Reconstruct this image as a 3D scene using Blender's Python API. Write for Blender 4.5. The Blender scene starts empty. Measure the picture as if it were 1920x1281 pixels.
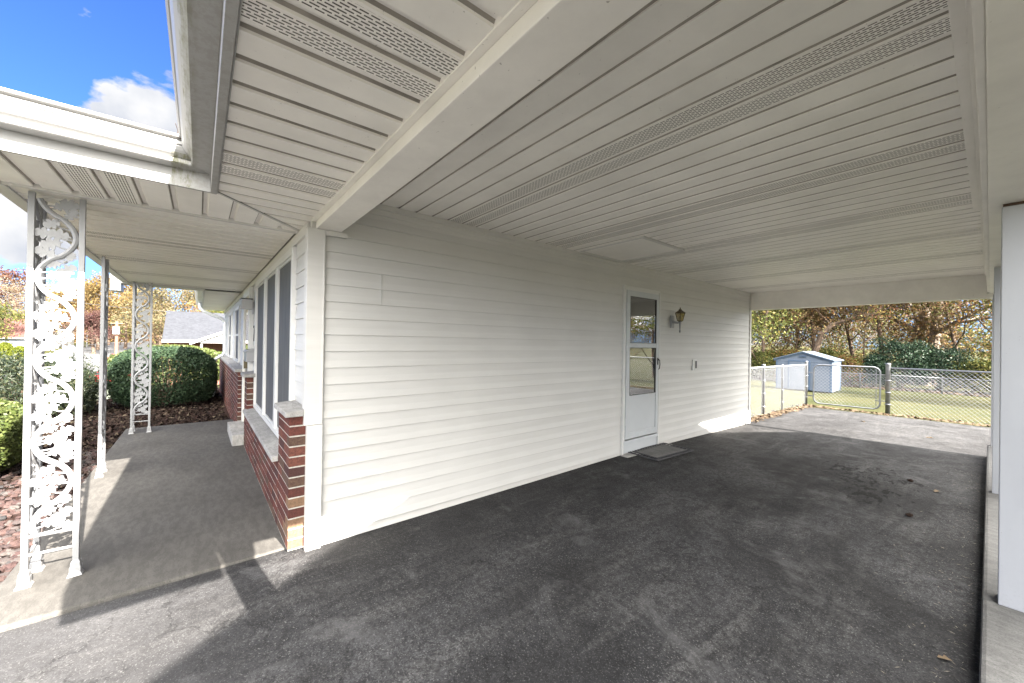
import bpy, math, random
import numpy as np
from mathutils import Vector, Matrix

# ------------------------------------------------------------------ camera, sky, sun, exposure
scene = bpy.context.scene
COL = scene.collection
cam_data = bpy.data.cameras.new("camera")
cam_data.sensor_width = 36.0
cam_data.lens = 725.08 / 1920 * 36
cam_data.clip_start = 0.02
cam_data.clip_end = 3000
cam = bpy.data.objects.new("camera", cam_data)
COL.objects.link(cam)
YAW, PITCH, ROLL = -0.89086, 0.004152, 0.015479
_f = Vector((math.sin(YAW)*math.cos(PITCH), math.cos(YAW)*math.cos(PITCH), math.sin(PITCH)))
_r = Vector((math.cos(YAW), -math.sin(YAW), 0))
_u = _r.cross(_f)
_r2 = _r*math.cos(ROLL) + _u*math.sin(ROLL)
_u2 = -_r*math.sin(ROLL) + _u*math.cos(ROLL)
M = Matrix((( _r2.x, _u2.x, -_f.x, 3.0552), (_r2.y, _u2.y, -_f.y, -0.6988), (_r2.z, _u2.z, -_f.z, 1.48), (0, 0, 0, 1)))
cam.matrix_world = M
scene.camera = cam

SUN_DIR = Vector((1.63, 0.21, 1.0)).normalized()      # towards the sun
elev = math.asin(SUN_DIR.z)
azim = math.atan2(SUN_DIR.x, SUN_DIR.y)
sun_data = bpy.data.lights.new("sun", 'SUN')
sun_data.energy = 4.9
sun_data.angle = math.radians(0.38)
sun_data.color = (1.0, 0.93, 0.84)
sun = bpy.data.objects.new("sun", sun_data)
COL.objects.link(sun)
sun.rotation_euler = SUN_DIR.to_track_quat('Z', 'Y').to_euler()

world = bpy.data.worlds.new("World")
scene.world = world
world.use_nodes = True
wn, wl = world.node_tree.nodes, world.node_tree.links
wn.clear()
w_out = wn.new('ShaderNodeOutputWorld')
w_bg = wn.new('ShaderNodeBackground')
w_sky = wn.new('ShaderNodeTexSky')
w_sky.sky_type = 'NISHITA'
w_sky.sun_disc = False
w_sky.sun_elevation = elev
w_sky.sun_rotation = azim
w_sky.air_density = 1.0
w_sky.dust_density = 0.3
w_sky.ozone_density = 2.0
w_bg.inputs['Strength'].default_value = 0.15
w_tc = wn.new('ShaderNodeTexCoord')
w_map = wn.new('ShaderNodeMapping')
w_map.inputs['Scale'].default_value = (1.0, 1.0, 1.9)
w_map.inputs['Location'].default_value = (0.30, 0.12, 0.0)
w_no = wn.new('ShaderNodeTexNoise')
w_no.inputs['Scale'].default_value = 6.5
w_no.inputs['Detail'].default_value = 9
w_no.inputs['Roughness'].default_value = 0.55
w_no.inputs['Distortion'].default_value = 0.15
w_rmp = wn.new('ShaderNodeValToRGB')
w_rmp.color_ramp.elements[0].position = 0.54
w_rmp.color_ramp.elements[1].position = 0.61
w_no2 = wn.new('ShaderNodeTexNoise')
w_no2.inputs['Scale'].default_value = 7.0
w_no2.inputs['Detail'].default_value = 6
w_r2 = wn.new('ShaderNodeValToRGB')
w_r2.color_ramp.elements[0].color = (0.47, 0.52, 0.63, 1)
w_r2.color_ramp.elements[1].color = (0.87, 0.87, 0.88, 1)
w_r2.color_ramp.elements[0].position = 0.35
w_r2.color_ramp.elements[1].position = 0.6
# a cloud bank low to the south-west and a puffy cloud above it, placed by direction in the sky
def sky_blob(direction, lo, hi):
    d = Vector(direction).normalized()
    dot = wn.new('ShaderNodeVectorMath'); dot.operation = 'DOT_PRODUCT'
    dot.inputs[1].default_value = d
    wl.new(w_tc.outputs['Generated'], dot.inputs[0])
    mr = wn.new('ShaderNodeMapRange'); mr.inputs[1].default_value = lo; mr.inputs[2].default_value = hi
    mr.clamp = True
    wl.new(dot.outputs['Value'], mr.inputs[0])
    return mr.outputs[0]
def wmath(op, a, b):
    m = wn.new('ShaderNodeMath'); m.operation = op
    for k, v in enumerate((a, b)):
        if isinstance(v, (int, float)): m.inputs[k].default_value = v
        else: wl.new(v, m.inputs[k])
    return m.outputs[0]
wl.new(w_tc.outputs['Generated'], w_map.inputs['Vector'])
wl.new(w_map.outputs['Vector'], w_no.inputs['Vector'])
wl.new(w_tc.outputs['Generated'], w_no2.inputs['Vector'])
b1 = sky_blob((-0.920, -0.062, 0.372), math.cos(math.radians(6.5)), math.cos(math.radians(1.5)))
b2 = sky_blob((-0.955, -0.245, 0.16), math.cos(math.radians(8)), math.cos(math.radians(2)))
b3 = sky_blob((-0.87, -0.225, 0.44), math.cos(math.radians(4.0)), math.cos(math.radians(0)))
b4 = sky_blob((-0.60, 0.75, 0.20), math.cos(math.radians(40)), math.cos(math.radians(5)))
bsum = wmath('ADD', wmath('ADD', wmath('MULTIPLY', b1, 0.36), wmath('MULTIPLY', b2, 0.36)), wmath('ADD', wmath('MULTIPLY', b3, 0.13), wmath('MULTIPLY', b4, 0.36)))
b5 = sky_blob((0.62, -0.12, 0.78), math.cos(math.radians(74)), math.cos(math.radians(42)))  # unseen clouds added overhead and to the north as neutral fill light
b6 = sky_blob((0.40, 0.70, 0.60), math.cos(math.radians(42)), math.cos(math.radians(18)))
b5 = wmath('MINIMUM', wmath('ADD', b5, wmath('MULTIPLY', b6, 0.9)), 1.0)
bsum = wmath('ADD', bsum, wmath('MULTIPLY', b5, 0.32))
cl = wmath('ADD', bsum, wmath('SUBTRACT', w_no.outputs['Fac'], 0.12))
wl.new(cl, w_rmp.inputs['Fac'])
wl.new(w_no2.outputs['Fac'], w_r2.inputs['Fac'])
w_tint = wn.new('ShaderNodeMix'); w_tint.data_type = 'RGBA'; w_tint.blend_type = 'MULTIPLY'
w_tint.inputs[0].default_value = 1.0
w_tint.inputs[7].default_value = (0.092, 0.145, 0.282, 1)
w_mix = wn.new('ShaderNodeMix'); w_mix.data_type = 'RGBA'
wl.new(w_sky.outputs['Color'], w_tint.inputs[6])
wl.new(w_rmp.outputs['Color'], w_mix.inputs[0])
wl.new(w_tint.outputs[2], w_mix.inputs[6])
w_cb = wn.new('ShaderNodeMix'); w_cb.data_type = 'RGBA'
wl.new(b5, w_cb.inputs[0]); wl.new(w_r2.outputs['Color'], w_cb.inputs[6]); w_cb.inputs[7].default_value = (9.6, 9.3, 8.7, 1)   # added fill clouds, far brighter than the visible ones
wl.new(w_cb.outputs[2], w_mix.inputs[7])
wl.new(w_mix.outputs[2], w_bg.inputs['Color'])
wl.new(w_bg.outputs['Background'], w_out.inputs['Surface'])

scene.view_settings.view_transform = 'Standard'
scene.view_settings.look = 'None'
scene.view_settings.gamma = 1.0
scene.view_settings.use_curve_mapping = False
scene.view_settings.exposure = 2.98
scene.cycles.max_bounces = 8
scene.cycles.diffuse_bounces = 5
scene.cycles.transparent_max_bounces = 12

# ------------------------------------------------------------------ materials
MATS = {}
class NT:
    def __init__(s, name, rough=0.6, spec=0.5, metal=0.0):
        s.m = bpy.data.materials.new(name); s.m.use_nodes = True
        s.n, s.l = s.m.node_tree.nodes, s.m.node_tree.links
        s.b = s.n['Principled BSDF']
        s.b.inputs['Roughness'].default_value = rough
        s.b.inputs['Specular IOR Level'].default_value = spec
        s.b.inputs['Metallic'].default_value = metal
        s.geo = s.n.new('ShaderNodeNewGeometry')
        s.pos = s.geo.outputs['Position']
        MATS[name] = s.m
    def N(s, t, **kw):
        nd = s.n.new(t)
        for k, v in kw.items(): setattr(nd, k, v)
        return nd
    def set(s, sock, v):
        if isinstance(v, (int, float)): sock.default_value = v
        elif isinstance(v, (tuple, list)):
            v = tuple(v)
            if len(v) == 3 and len(sock.default_value) == 4: v = v + (1,)
            sock.default_value = v
        else: s.l.new(v, sock)
    def math(s, op, a, b=0.0, c=None, clamp=False):
        m = s.N('ShaderNodeMath', operation=op); m.use_clamp = clamp
        s.set(m.inputs[0], a); s.set(m.inputs[1], b)
        if c is not None: s.set(m.inputs[2], c)
        return m.outputs[0]
    def xyz(s, v=None):
        sp = s.N('ShaderNodeSeparateXYZ'); s.l.new(v or s.pos, sp.inputs[0]); return sp.outputs
    def noise(s, scale, detail=4, rough=0.5, stretch=None, dist=0.0):
        nz = s.N('ShaderNodeTexNoise')
        nz.inputs['Scale'].default_value = scale; nz.inputs['Detail'].default_value = detail
        nz.inputs['Roughness'].default_value = rough; nz.inputs['Distortion'].default_value = dist
        if stretch:
            mp = s.N('ShaderNodeMapping'); mp.inputs['Scale'].default_value = stretch
            s.l.new(s.pos, mp.inputs[0]); s.l.new(mp.outputs[0], nz.inputs['Vector'])
        else: s.l.new(s.pos, nz.inputs['Vector'])
        return nz.outputs['Fac']
    def ramp(s, fac, stops):
        r = s.N('ShaderNodeValToRGB'); s.l.new(fac, r.inputs[0])
        e = r.color_ramp.elements
        while len(e) < len(stops): e.new(0.5)
        for k, (p, c) in enumerate(stops):
            e[k].position = p
            e[k].color = (c, c, c, 1) if isinstance(c, (int, float)) else tuple(c) + (1,)
        return r.outputs[0]
    def mix(s, fac, a, b, mode='MIX'):
        m = s.N('ShaderNodeMix', data_type='RGBA', blend_type=mode)
        s.set(m.inputs[0], fac); s.set(m.inputs[6], a); s.set(m.inputs[7], b)
        return m.outputs[2]
    def base(s, v): s.set(s.b.inputs['Base Color'], v); return s
    def bump(s, h, strength=0.3, dist=0.01):
        b = s.N('ShaderNodeBump'); b.inputs['Strength'].default_value = strength
        b.inputs['Distance'].default_value = dist
        s.l.new(h, b.inputs['Height']); s.l.new(b.outputs[0], s.b.inputs['Normal']); return s

def simple(name, col, rough=0.6, spec=0.5, metal=0.0, nscale=None, namt=0.15, bump=0.0, bscale=80):
    t = NT(name, rough, spec, metal)
    if nscale:
        f = t.ramp(t.noise(nscale, 5, 0.6), [(0.3, 1 - namt), (0.7, 1.0)])
        t.base(t.mix(1.0, col, f, 'MULTIPLY'))
    else: t.base(col)
    if bump: t.bump(t.noise(bscale, 3), bump, 0.004)
    return t.m

def vinyl(name, col, grime=0.1, stretch=(0.4, 0.4, 6), speck=0.0, rough=0.42):
    t = NT(name, rough, 0.35)
    big = t.ramp(t.noise(1.3, 4, 0.6), [(0.35, 1 - grime), (0.7, 1.0)])
    st = t.ramp(t.noise(3.0, 5, 0.65, stretch), [(0.35, 1 - grime * 0.8), (0.65, 1.0)])
    c = t.mix(1.0, t.mix(1.0, col, big, 'MULTIPLY'), st, 'MULTIPLY')
    if speck:
        sp = t.ramp(t.noise(55, 3, 0.6), [(0.70, 0.0), (0.76, speck)])
        c = t.mix(sp, c, (0.12, 0.10, 0.08))
    t.base(c)
    t.bump(t.noise(160, 2, 0.5, (0.15, 0.15, 1)), 0.06, 0.002)
    return t.m

vinyl('white_siding', (0.585, 0.58, 0.565), 0.06)
vinyl('white_trim', (0.63, 0.62, 0.60), 0.08)
vinyl('soffit_white', (0.905, 0.88, 0.835), 0.10, (1.2, 1.0, 1), 0.5)
vinyl('beam_white', (0.86, 0.835, 0.79), 0.10, (2, 2, 2), 0.55)
t = NT('post_paint', 0.42, 0.35)
pz_ = t.xyz()[2]
foot = t.math('MULTIPLY', t.math('SUBTRACT', 0.30, pz_), 2.2, clamp=True)
spk = t.ramp(t.noise(70, 6, 0.75), [(0.52, 0.0), (0.66, 0.5)])
c = t.mix(t.math('MULTIPLY', foot, spk), (0.39, 0.40, 0.42), (0.20, 0.18, 0.15))
c = t.mix(t.ramp(t.noise(60, 3, 0.6), [(0.72, 0.0), (0.76, 0.6)]), c, (0.12, 0.10, 0.09))
t.base(t.mix(1.0, c, t.ramp(t.noise(2.5, 5, 0.6, (1, 1, 0.3)), [(0.35, 0.88), (0.65, 1.0)]), 'MULTIPLY'))
t.bump(t.noise(60, 3), 0.12, 0.004)
simple('iron_white', (0.31, 0.315, 0.325), 0.38, 0.5, nscale=9, namt=0.08, bump=0.2, bscale=120)
simple('frame_white', (0.62, 0.62, 0.61), 0.35)
simple('door_paint', (0.50, 0.525, 0.55), 0.4, nscale=5, namt=0.06, bump=0.1, bscale=150)
simple('aluminium_edge', (0.62, 0.63, 0.64), 0.35, metal=0.2)
simple('galvanised', (0.27, 0.28, 0.30), 0.38, metal=0.65, nscale=12, namt=0.25)
simple('galvanised_bright', (0.30, 0.31, 0.33), 0.45, metal=0.3, nscale=12, namt=0.15)
simple('black_metal', (0.015, 0.015, 0.015), 0.4)
simple('dark_gap', (0.01, 0.009, 0.008), 0.9, 0.1)
simple('brass', (0.13, 0.105, 0.06), 0.4, metal=0.5, nscale=20, namt=0.3)
simple('downspout_paint', (0.66, 0.68, 0.70), 0.35, nscale=3, namt=0.1)
simple('rubber_foot', (0.05, 0.05, 0.055), 0.8)
simple('shingle_edge', (0.09, 0.09, 0.095), 0.9, nscale=30, namt=0.4)
simple('interior_wood', (0.10, 0.035, 0.018), 0.4, nscale=4, namt=0.4)
simple('lace_curtain', (0.62, 0.60, 0.56), 0.9, nscale=40, namt=0.5)
simple('tyre', (0.02, 0.02, 0.02), 0.8)
simple('chrome', (0.6, 0.6, 0.62), 0.2, metal=0.9)
simple('car_glass', (0.03, 0.035, 0.045), 0.06, 0.8)
simple('red_paint', (0.42, 0.02, 0.025), 0.25, 0.6)
simple('dark_red_paint', (0.30, 0.03, 0.03), 0.25, 0.6)
simple('white_sign', (0.38, 0.38, 0.38), 0.5)
simple('pole_wood', (0.22, 0.12, 0.075), 0.85, nscale=6, namt=0.4)
simple('wire', (0.05, 0.05, 0.055), 0.6)
simple('house_white', (0.34, 0.33, 0.31), 0.6, nscale=2, namt=0.08)
simple('house_blue', (0.20, 0.225, 0.27), 0.6, nscale=2, namt=0.08)
simple('house_cream', (0.66, 0.60, 0.46), 0.6, nscale=2, namt=0.08)
simple('roof_red', (0.12, 0.05, 0.042), 0.9, nscale=8, namt=0.35)
simple('window_dark', (0.04, 0.05, 0.06), 0.08, 0.8)
simple('shed_blue', (0.135, 0.165, 0.215), 0.5, nscale=3, namt=0.08)
simple('shed_trim', (0.075, 0.115, 0.18), 0.5)
simple('shed_roof', (0.12, 0.155, 0.21), 0.6, nscale=4, namt=0.2)
simple('rust', (0.06, 0.035, 0.022), 0.9)

simple('joint_shadow_grime', (0.40, 0.37, 0.33), 0.9, 0.1, nscale=6, namt=0.4)  # dark strip in each panel groove, standing for joint shadow and dirt
# fascia and gutter white with algae and grime on the outer lower lip
t = NT('gutter_white', 0.38, 0.4)
p = t.xyz()
g = t.ramp(t.noise(14, 6, 0.75, (0.5, 2.5, 1)), [(0.42, 0.0), (0.62, 1.0)])
near_lip = t.math('MULTIPLY', t.math('SUBTRACT', -0.712, p[1]), 22.0, clamp=True)
near_fascia = t.math('MULTIPLY', t.math('SUBTRACT', p[1], -0.700), 14.0, clamp=True)
only_eave = t.math('MULTIPLY', t.math('GREATER_THAN', p[1], -0.83), t.math('GREATER_THAN', p[0], 0.10))
below = t.math('LESS_THAN', p[2], 2.47)
lipf = t.math('MULTIPLY', t.math('MULTIPLY', near_lip, below), t.math('MULTIPLY', only_eave, g))
algae = t.mix(t.noise(30, 3), (0.24, 0.25, 0.14), (0.10, 0.09, 0.07))
grime = t.ramp(t.noise(24, 7, 0.8), [(0.47, 0.0), (0.56, 0.55)])
gf = t.math('MULTIPLY', t.math('MULTIPLY', grime, only_eave), t.math('MULTIPLY', below, 0.55))
c = t.mix(gf, (0.36, 0.36, 0.356), (0.22, 0.20, 0.17))
c = t.mix(lipf, c, algae)
t.base(c)

# vented soffit: lanced slots cut along the panel, built as dark openings
def vent_mat(name, along, col=(0.905, 0.88, 0.835)):
    t = NT(name, 0.45, 0.3)
    p = t.xyz()
    a, b = (p[0], p[1]) if along == 'x' else (p[1], p[0])
    row = t.math('DIVIDE', b, 0.0122)
    ri = t.math('FLOOR', row)
    rf = t.math('FRACT', row)
    sh = t.math('MULTIPLY', t.math('MODULO', t.math('ABSOLUTE', ri), 2.0), 0.5)
    cf = t.math('FRACT', t.math('ADD', t.math('DIVIDE', a, 0.030), sh))
    slot = t.math('MULTIPLY', t.math('LESS_THAN', rf, 0.40), t.math('LESS_THAN', cf, 0.78))
    big = t.ramp(t.noise(1.3, 4, 0.6), [(0.35, 0.9), (0.7, 1.0)])
    c = t.mix(slot, t.mix(1.0, col, big, 'MULTIPLY'), (0.055, 0.045, 0.036))
    t.base(c)
    inv = t.math('SUBTRACT', 1.0, slot)
    t.bump(inv, 0.5, 0.004)
    return t.m
vent_mat('soffit_vent_along_x', 'x')
vent_mat('soffit_vent_along_y', 'y')

# insect screen on the front windows
t = NT('window_screen', 0.6, 0.3)
p = t.xyz()
st = t.noise(7, 4, 0.6, (6, 1, 0.5))
sp = t.ramp(st, [(0.35, (0.075, 0.077, 0.08)), (0.75, (0.135, 0.135, 0.135))])
t.base(sp)
# glass
def glass(name, tint, refl):
    m = bpy.data.materials.new(name); m.use_nodes = True
    n, l = m.node_tree.nodes, m.node_tree.links
    n.clear()
    o = n.new('ShaderNodeOutputMaterial'); mx = n.new('ShaderNodeMixShader')
    tr = n.new('ShaderNodeBsdfTransparent'); gl = n.new('ShaderNodeBsdfGlossy')
    tr.inputs['Color'].default_value = tint + (1,)
    gl.inputs['Roughness'].default_value = 0.01
    gl.inputs['Color'].default_value = (0.95, 0.97, 1, 1)
    lw = n.new('ShaderNodeLayerWeight'); lw.inputs['Blend'].default_value = 0.35
    mr = n.new('ShaderNodeMapRange'); mr.inputs[3].default_value = refl; mr.inputs[4].default_value = 1.0
    l.new(lw.outputs['Fresnel'], mr.inputs[0]); l.new(mr.outputs[0], mx.inputs[0])
    l.new(tr.outputs[0], mx.inputs[1]); l.new(gl.outputs[0], mx.inputs[2]); l.new(mx.outputs[0], o.inputs[0])
    MATS[name] = m
glass('door_glass', (0.85, 0.88, 0.88), 0.20)
glass('lamp_glass', (0.75, 0.66, 0.42), 0.10)

# asphalt
t = NT('asphalt', 0.85, 0.10)
p = t.xyz()
fine = t.noise(260, 3, 0.7)
mid = t.noise(28, 5, 0.65)
big = t.noise(1.25, 8, 0.68, (1.0, 0.6, 1), 0.6)
streak = t.noise(2.2, 6, 0.7, (2.6, 0.5, 1), 0.6)
c = t.ramp(big, [(0.36, (0.038, 0.038, 0.040)), (0.50, (0.060, 0.060, 0.063)), (0.64, (0.092, 0.092, 0.096))])
c = t.mix(t.ramp(streak, [(0.50, 0.0), (0.66, 0.7)]), c, (0.14, 0.138, 0.137))
c = t.mix(t.ramp(mid, [(0.40, 0.65), (0.55, 0.0)]), c, (0.024, 0.0235, 0.024))
c = t.mix(t.ramp(fine, [(0.35, 0.55), (0.5, 0.0)]), c, (0.022, 0.022, 0.023))
c = t.mix(t.ramp(t.noise(95, 4, 0.75), [(0.42, 0.75), (0.52, 0.0)]), c, (0.030, 0.030, 0.031))
c = t.mix(t.ramp(t.noise(110, 3, 0.7), [(0.58, 0.0), (0.66, 0.75)]), c, (0.22, 0.217, 0.215))
c = t.mix(t.ramp(t.noise(330, 2, 0.6), [(0.66, 0.0), (0.74, 0.75)]), c, (0.27, 0.265, 0.26))
# weathered, paler paving outside the roof line; sunlit brightness lifted into its colour
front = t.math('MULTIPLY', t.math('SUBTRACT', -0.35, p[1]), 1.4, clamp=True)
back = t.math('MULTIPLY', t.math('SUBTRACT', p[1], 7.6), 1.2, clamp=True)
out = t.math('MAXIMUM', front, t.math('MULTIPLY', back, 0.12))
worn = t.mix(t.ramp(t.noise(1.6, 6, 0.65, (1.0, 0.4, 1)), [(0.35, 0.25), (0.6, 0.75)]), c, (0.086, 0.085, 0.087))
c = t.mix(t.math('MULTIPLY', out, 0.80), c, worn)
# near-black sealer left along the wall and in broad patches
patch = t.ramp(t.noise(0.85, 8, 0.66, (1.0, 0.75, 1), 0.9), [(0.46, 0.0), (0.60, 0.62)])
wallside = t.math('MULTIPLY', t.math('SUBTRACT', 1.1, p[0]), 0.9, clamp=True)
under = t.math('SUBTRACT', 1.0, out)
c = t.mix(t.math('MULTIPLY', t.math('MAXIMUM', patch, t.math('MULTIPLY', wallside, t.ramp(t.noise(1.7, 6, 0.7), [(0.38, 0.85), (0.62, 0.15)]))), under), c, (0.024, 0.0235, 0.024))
# pale dust patches
dust = t.ramp(t.noise(1.9, 8, 0.72, (0.8, 1.0, 1), 0.5), [(0.55, 0.0), (0.68, 0.6)])
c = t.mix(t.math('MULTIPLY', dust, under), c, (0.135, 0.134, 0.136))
# oil stains with sharp edges in the middle bay
oilm = None
for (ox, oy, orr) in ((1.95, 5.55, 0.22), (2.14, 5.05, 0.20), (2.30, 4.62, 0.22), (2.18, 5.75, 0.16), (2.42, 5.45, 0.16)):
    oil = t.N('ShaderNodeVectorMath', operation='DISTANCE'); oil.inputs[1].default_value = (ox, oy * 0.6, 0)
    mp = t.N('ShaderNodeMapping'); mp.inputs['Scale'].default_value = (1, 0.6, 0); t.l.new(t.pos, mp.inputs[0]); t.l.new(mp.outputs[0], oil.inputs[0])
    m_ = t.math('SUBTRACT', orr, oil.outputs['Value'])
    oilm = m_ if oilm is None else t.math('MAXIMUM', oilm, m_)
oilf = t.math('MULTIPLY', t.math('ADD', oilm, t.math('MULTIPLY', t.math('SUBTRACT', t.noise(9, 6, 0.7, (1.6, 0.7, 1)), 0.56), 1.6)), 14.0, clamp=True)
c = t.mix(t.math('MULTIPLY', oilf, 0.9), c, (0.010, 0.0095, 0.009))
# spidery hair cracks at two scales
crk = None
nz3 = t.N('ShaderNodeTexNoise'); nz3.inputs['Scale'].default_value = 5; nz3.inputs['Detail'].default_value = 8; nz3.inputs['Roughness'].default_value = 0.65; t.l.new(t.pos, nz3.inputs['Vector'])
vadd = t.N('ShaderNodeVectorMath', operation='MULTIPLY_ADD'); t.l.new(nz3.outputs['Color'], vadd.inputs[0]); vadd.inputs[1].default_value = (0.55, 0.55, 0.0); t.l.new(t.pos, vadd.inputs[2])
for sc_, wd, msk, lo_m in ((0.8, 0.006, 0.9, 0.48), (3.2, 0.018, 2.1, 0.50)):
    vor = t.N('ShaderNodeTexVoronoi', feature='DISTANCE_TO_EDGE'); vor.inputs['Scale'].default_value = sc_
    t.l.new(vadd.outputs[0], vor.inputs['Vector'])
    k_ = t.math('MULTIPLY', t.ramp(vor.outputs['Distance'], [(0.0, 0.8), (wd, 0.0)]), t.ramp(t.noise(msk, 3), [(lo_m, 0.0), (lo_m + 0.07, 0.85)]))
    crk = k_ if crk is None else t.math('MAXIMUM', crk, k_)
c = t.mix(t.math('MULTIPLY', crk, 0.85), c, (0.012, 0.012, 0.012))
c = t.mix(0.10, c, (0.0, 0.0, 0.0))
t.base(c)
hh = t.math('ADD', t.math('MULTIPLY', fine, 0.8), t.math('SUBTRACT', t.math('MULTIPLY', mid, 0.9), crk))
t.bump(hh, 0.55, 0.006)
t.set(t.b.inputs['Roughness'], t.ramp(t.noise(4, 4), [(0.3, 0.75), (0.7, 0.95)]))

# concrete
def concrete(name, c0, c1, stretch=(2, 0.6, 1)):
    t = NT(name, 0.85, 0.25)
    c = t.ramp(t.noise(1.4, 6, 0.65, stretch), [(0.3, c0), (0.7, c1)])
    c = t.mix(t.ramp(t.noise(9, 5, 0.7, (1, 2.5, 1)), [(0.44, 0.35), (0.56, 0.0)]), c, tuple(v * 0.55 for v in c0))
    c = t.mix(t.ramp(t.noise(150, 3, 0.7), [(0.38, 0.45), (0.5, 0.0)]), c, tuple(v * 0.5 for v in c0))
    c = t.mix(t.ramp(t.noise(60, 2, 0.6, (1, 3, 1)), [(0.70, 0.0), (0.74, 0.8)]), c, (0.05, 0.045, 0.04))
    t.base(c)
    t.bump(t.math('ADD', t.noise(150, 3, 0.7), t.noise(12, 4, 0.6, (1, 3, 1))), 0.35, 0.004)
concrete('slab_concrete', (0.076, 0.072, 0.066), (0.124, 0.118, 0.109), (0.8, 1.6, 1))
concrete('curb_concrete', (0.11, 0.109, 0.107), (0.20, 0.197, 0.193))
concrete('sill_stone', (0.30, 0.295, 0.285), (0.44, 0.43, 0.41))
concrete('road_concrete', (0.095, 0.095, 0.098), (0.13, 0.13, 0.132), (0.05, 0.3, 1))

# shingles
def shingles(name, c0, c1):
    t = NT(name, 0.9, 0.2)
    br = t.N('ShaderNodeTexBrick'); br.inputs['Scale'].default_value = 3.2
    br.inputs['Color1'].default_value = c0 + (1,); br.inputs['Color2'].default_value = c1 + (1,)
    br.inputs['Mortar'].default_value = tuple(v * 0.6 for v in c0) + (1,)
    br.inputs['Mortar Size'].default_value = 0.02
    sp = t.xyz(); cb = t.N('ShaderNodeCombineXYZ'); t.l.new(sp[1], cb.inputs[0]); t.l.new(t.math('MULTIPLY', sp[2], 2.2), cb.inputs[1])
    t.l.new(cb.outputs[0], br.inputs['Vector'])
    t.base(t.mix(0.5, br.outputs['Color'], t.ramp(t.noise(5, 5, 0.7), [(0.3, c0), (0.7, c1)])))
shingles('roof_shingles', (0.028, 0.030, 0.036), (0.052, 0.055, 0.064))

# lawn and soil
t = NT('grass', 0.95, 0.1)
f = t.noise(0.35, 6, 0.7); f2 = t.noise(7, 5, 0.7, (1, 1, 1))
c = t.ramp(f, [(0.32, (0.028, 0.034, 0.012)), (0.52, (0.052, 0.050, 0.020)), (0.72, (0.074, 0.065, 0.029))])
c = t.mix(t.ramp(f2, [(0.40, 0.55), (0.6, 0.0)]), c, (0.055, 0.062, 0.022))
t.base(c); t.bump(t.noise(40, 4, 0.8), 0.7, 0.03)
t = NT('mulch_soil', 0.95, 0.15)
c = t.ramp(t.noise(45, 5, 0.75), [(0.35, (0.012, 0.008, 0.007)), (0.55, (0.05, 0.027, 0.022)), (0.75, (0.12, 0.07, 0.055))])
t.base(c); t.bump(t.noise(50, 4, 0.8), 1.0, 0.03)

def island(name, stops, rough=0.6, spec=0.3, transl=0.0):
    t = NT(name, rough, spec)
    rmp = t.ramp(t.geo.outputs['Random Per Island'], stops)
    t.base(rmp)
    if transl:
        out = t.n['Material Output']; tl = t.N('ShaderNodeBsdfTranslucent'); mx = t.N('ShaderNodeMixShader')
        t.l.new(rmp, tl.inputs['Color']); mx.inputs[0].default_value = transl
        t.l.new(t.b.outputs[0], mx.inputs[1]); t.l.new(tl.outputs[0], mx.inputs[2]); t.l.new(mx.outputs[0], out.inputs[0])
    return t.m
island('lava_stone', [(0, (0.042, 0.024, 0.023)), (0.35, (0.072, 0.045, 0.040)), (0.6, (0.039, 0.029, 0.029)), (0.8, (0.090, 0.078, 0.072)), (1, (0.027, 0.026, 0.027))], 0.9)
island('mulch_chip', [(0, (0.011, 0.009, 0.008)), (0.5, (0.027, 0.018, 0.015)), (0.85, (0.048, 0.034, 0.027)), (1, (0.128, 0.104, 0.072))], 0.95, 0.1)
island('dead_leaf', [(0, (0.070, 0.040, 0.025)), (0.4, (0.117, 0.081, 0.049)), (0.8, (0.152, 0.118, 0.078)), (1, (0.047, 0.028, 0.019))], 0.8, 0.2)
island('twig_bits', [(0, (0.16, 0.13, 0.10)), (1, (0.34, 0.31, 0.26))], 0.8)
island('leaf_boxwood', [(0, (0.012, 0.026, 0.013)), (0.6, (0.024, 0.045, 0.022)), (1, (0.045, 0.070, 0.034))], 0.6, 0.2, 0.08)
island('leaf_light_shrub', [(0, (0.041, 0.061, 0.014)), (0.5, (0.078, 0.102, 0.025)), (1, (0.134, 0.155, 0.053))], 0.5, 0.3, 0.3)
island('leaf_yew', [(0, (0.010, 0.017, 0.010)), (0.6, (0.019, 0.029, 0.014)), (0.85, (0.034, 0.042, 0.018)), (1, (0.068, 0.068, 0.036))], 0.5, 0.3, 0.15)
island('leaf_arborvitae', [(0, (0.059, 0.076, 0.008)), (1, (0.125, 0.140, 0.017))], 0.6, 0.2, 0.3)
island('leaf_grey', [(0, (0.16, 0.19, 0.14)), (1, (0.30, 0.33, 0.27))], 0.8, 0.2, 0.2)
island('leaf_redbrown', [(0, (0.047, 0.018, 0.013)), (0.5, (0.095, 0.041, 0.025)), (1, (0.135, 0.076, 0.046))], 0.6, 0.2, 0.3)
island('leaf_greybrown', [(0, (0.125, 0.092, 0.073)), (0.5, (0.198, 0.152, 0.112)), (1, (0.198, 0.178, 0.099))], 0.7, 0.2, 0.3)
island('leaf_gold', [(0, (0.101, 0.059, 0.020)), (0.5, (0.151, 0.104, 0.036)), (1, (0.182, 0.139, 0.059))], 0.6, 0.2, 0.35)
island('leaf_pale', [(0, (0.114, 0.090, 0.051)), (0.5, (0.162, 0.132, 0.075)), (1, (0.108, 0.111, 0.051))], 0.6, 0.2, 0.35)
island('leaf_pink', [(0, (0.055, 0.021, 0.020)), (0.6, (0.087, 0.043, 0.038)), (1, (0.108, 0.067, 0.056))], 0.6, 0.2, 0.35)
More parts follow.
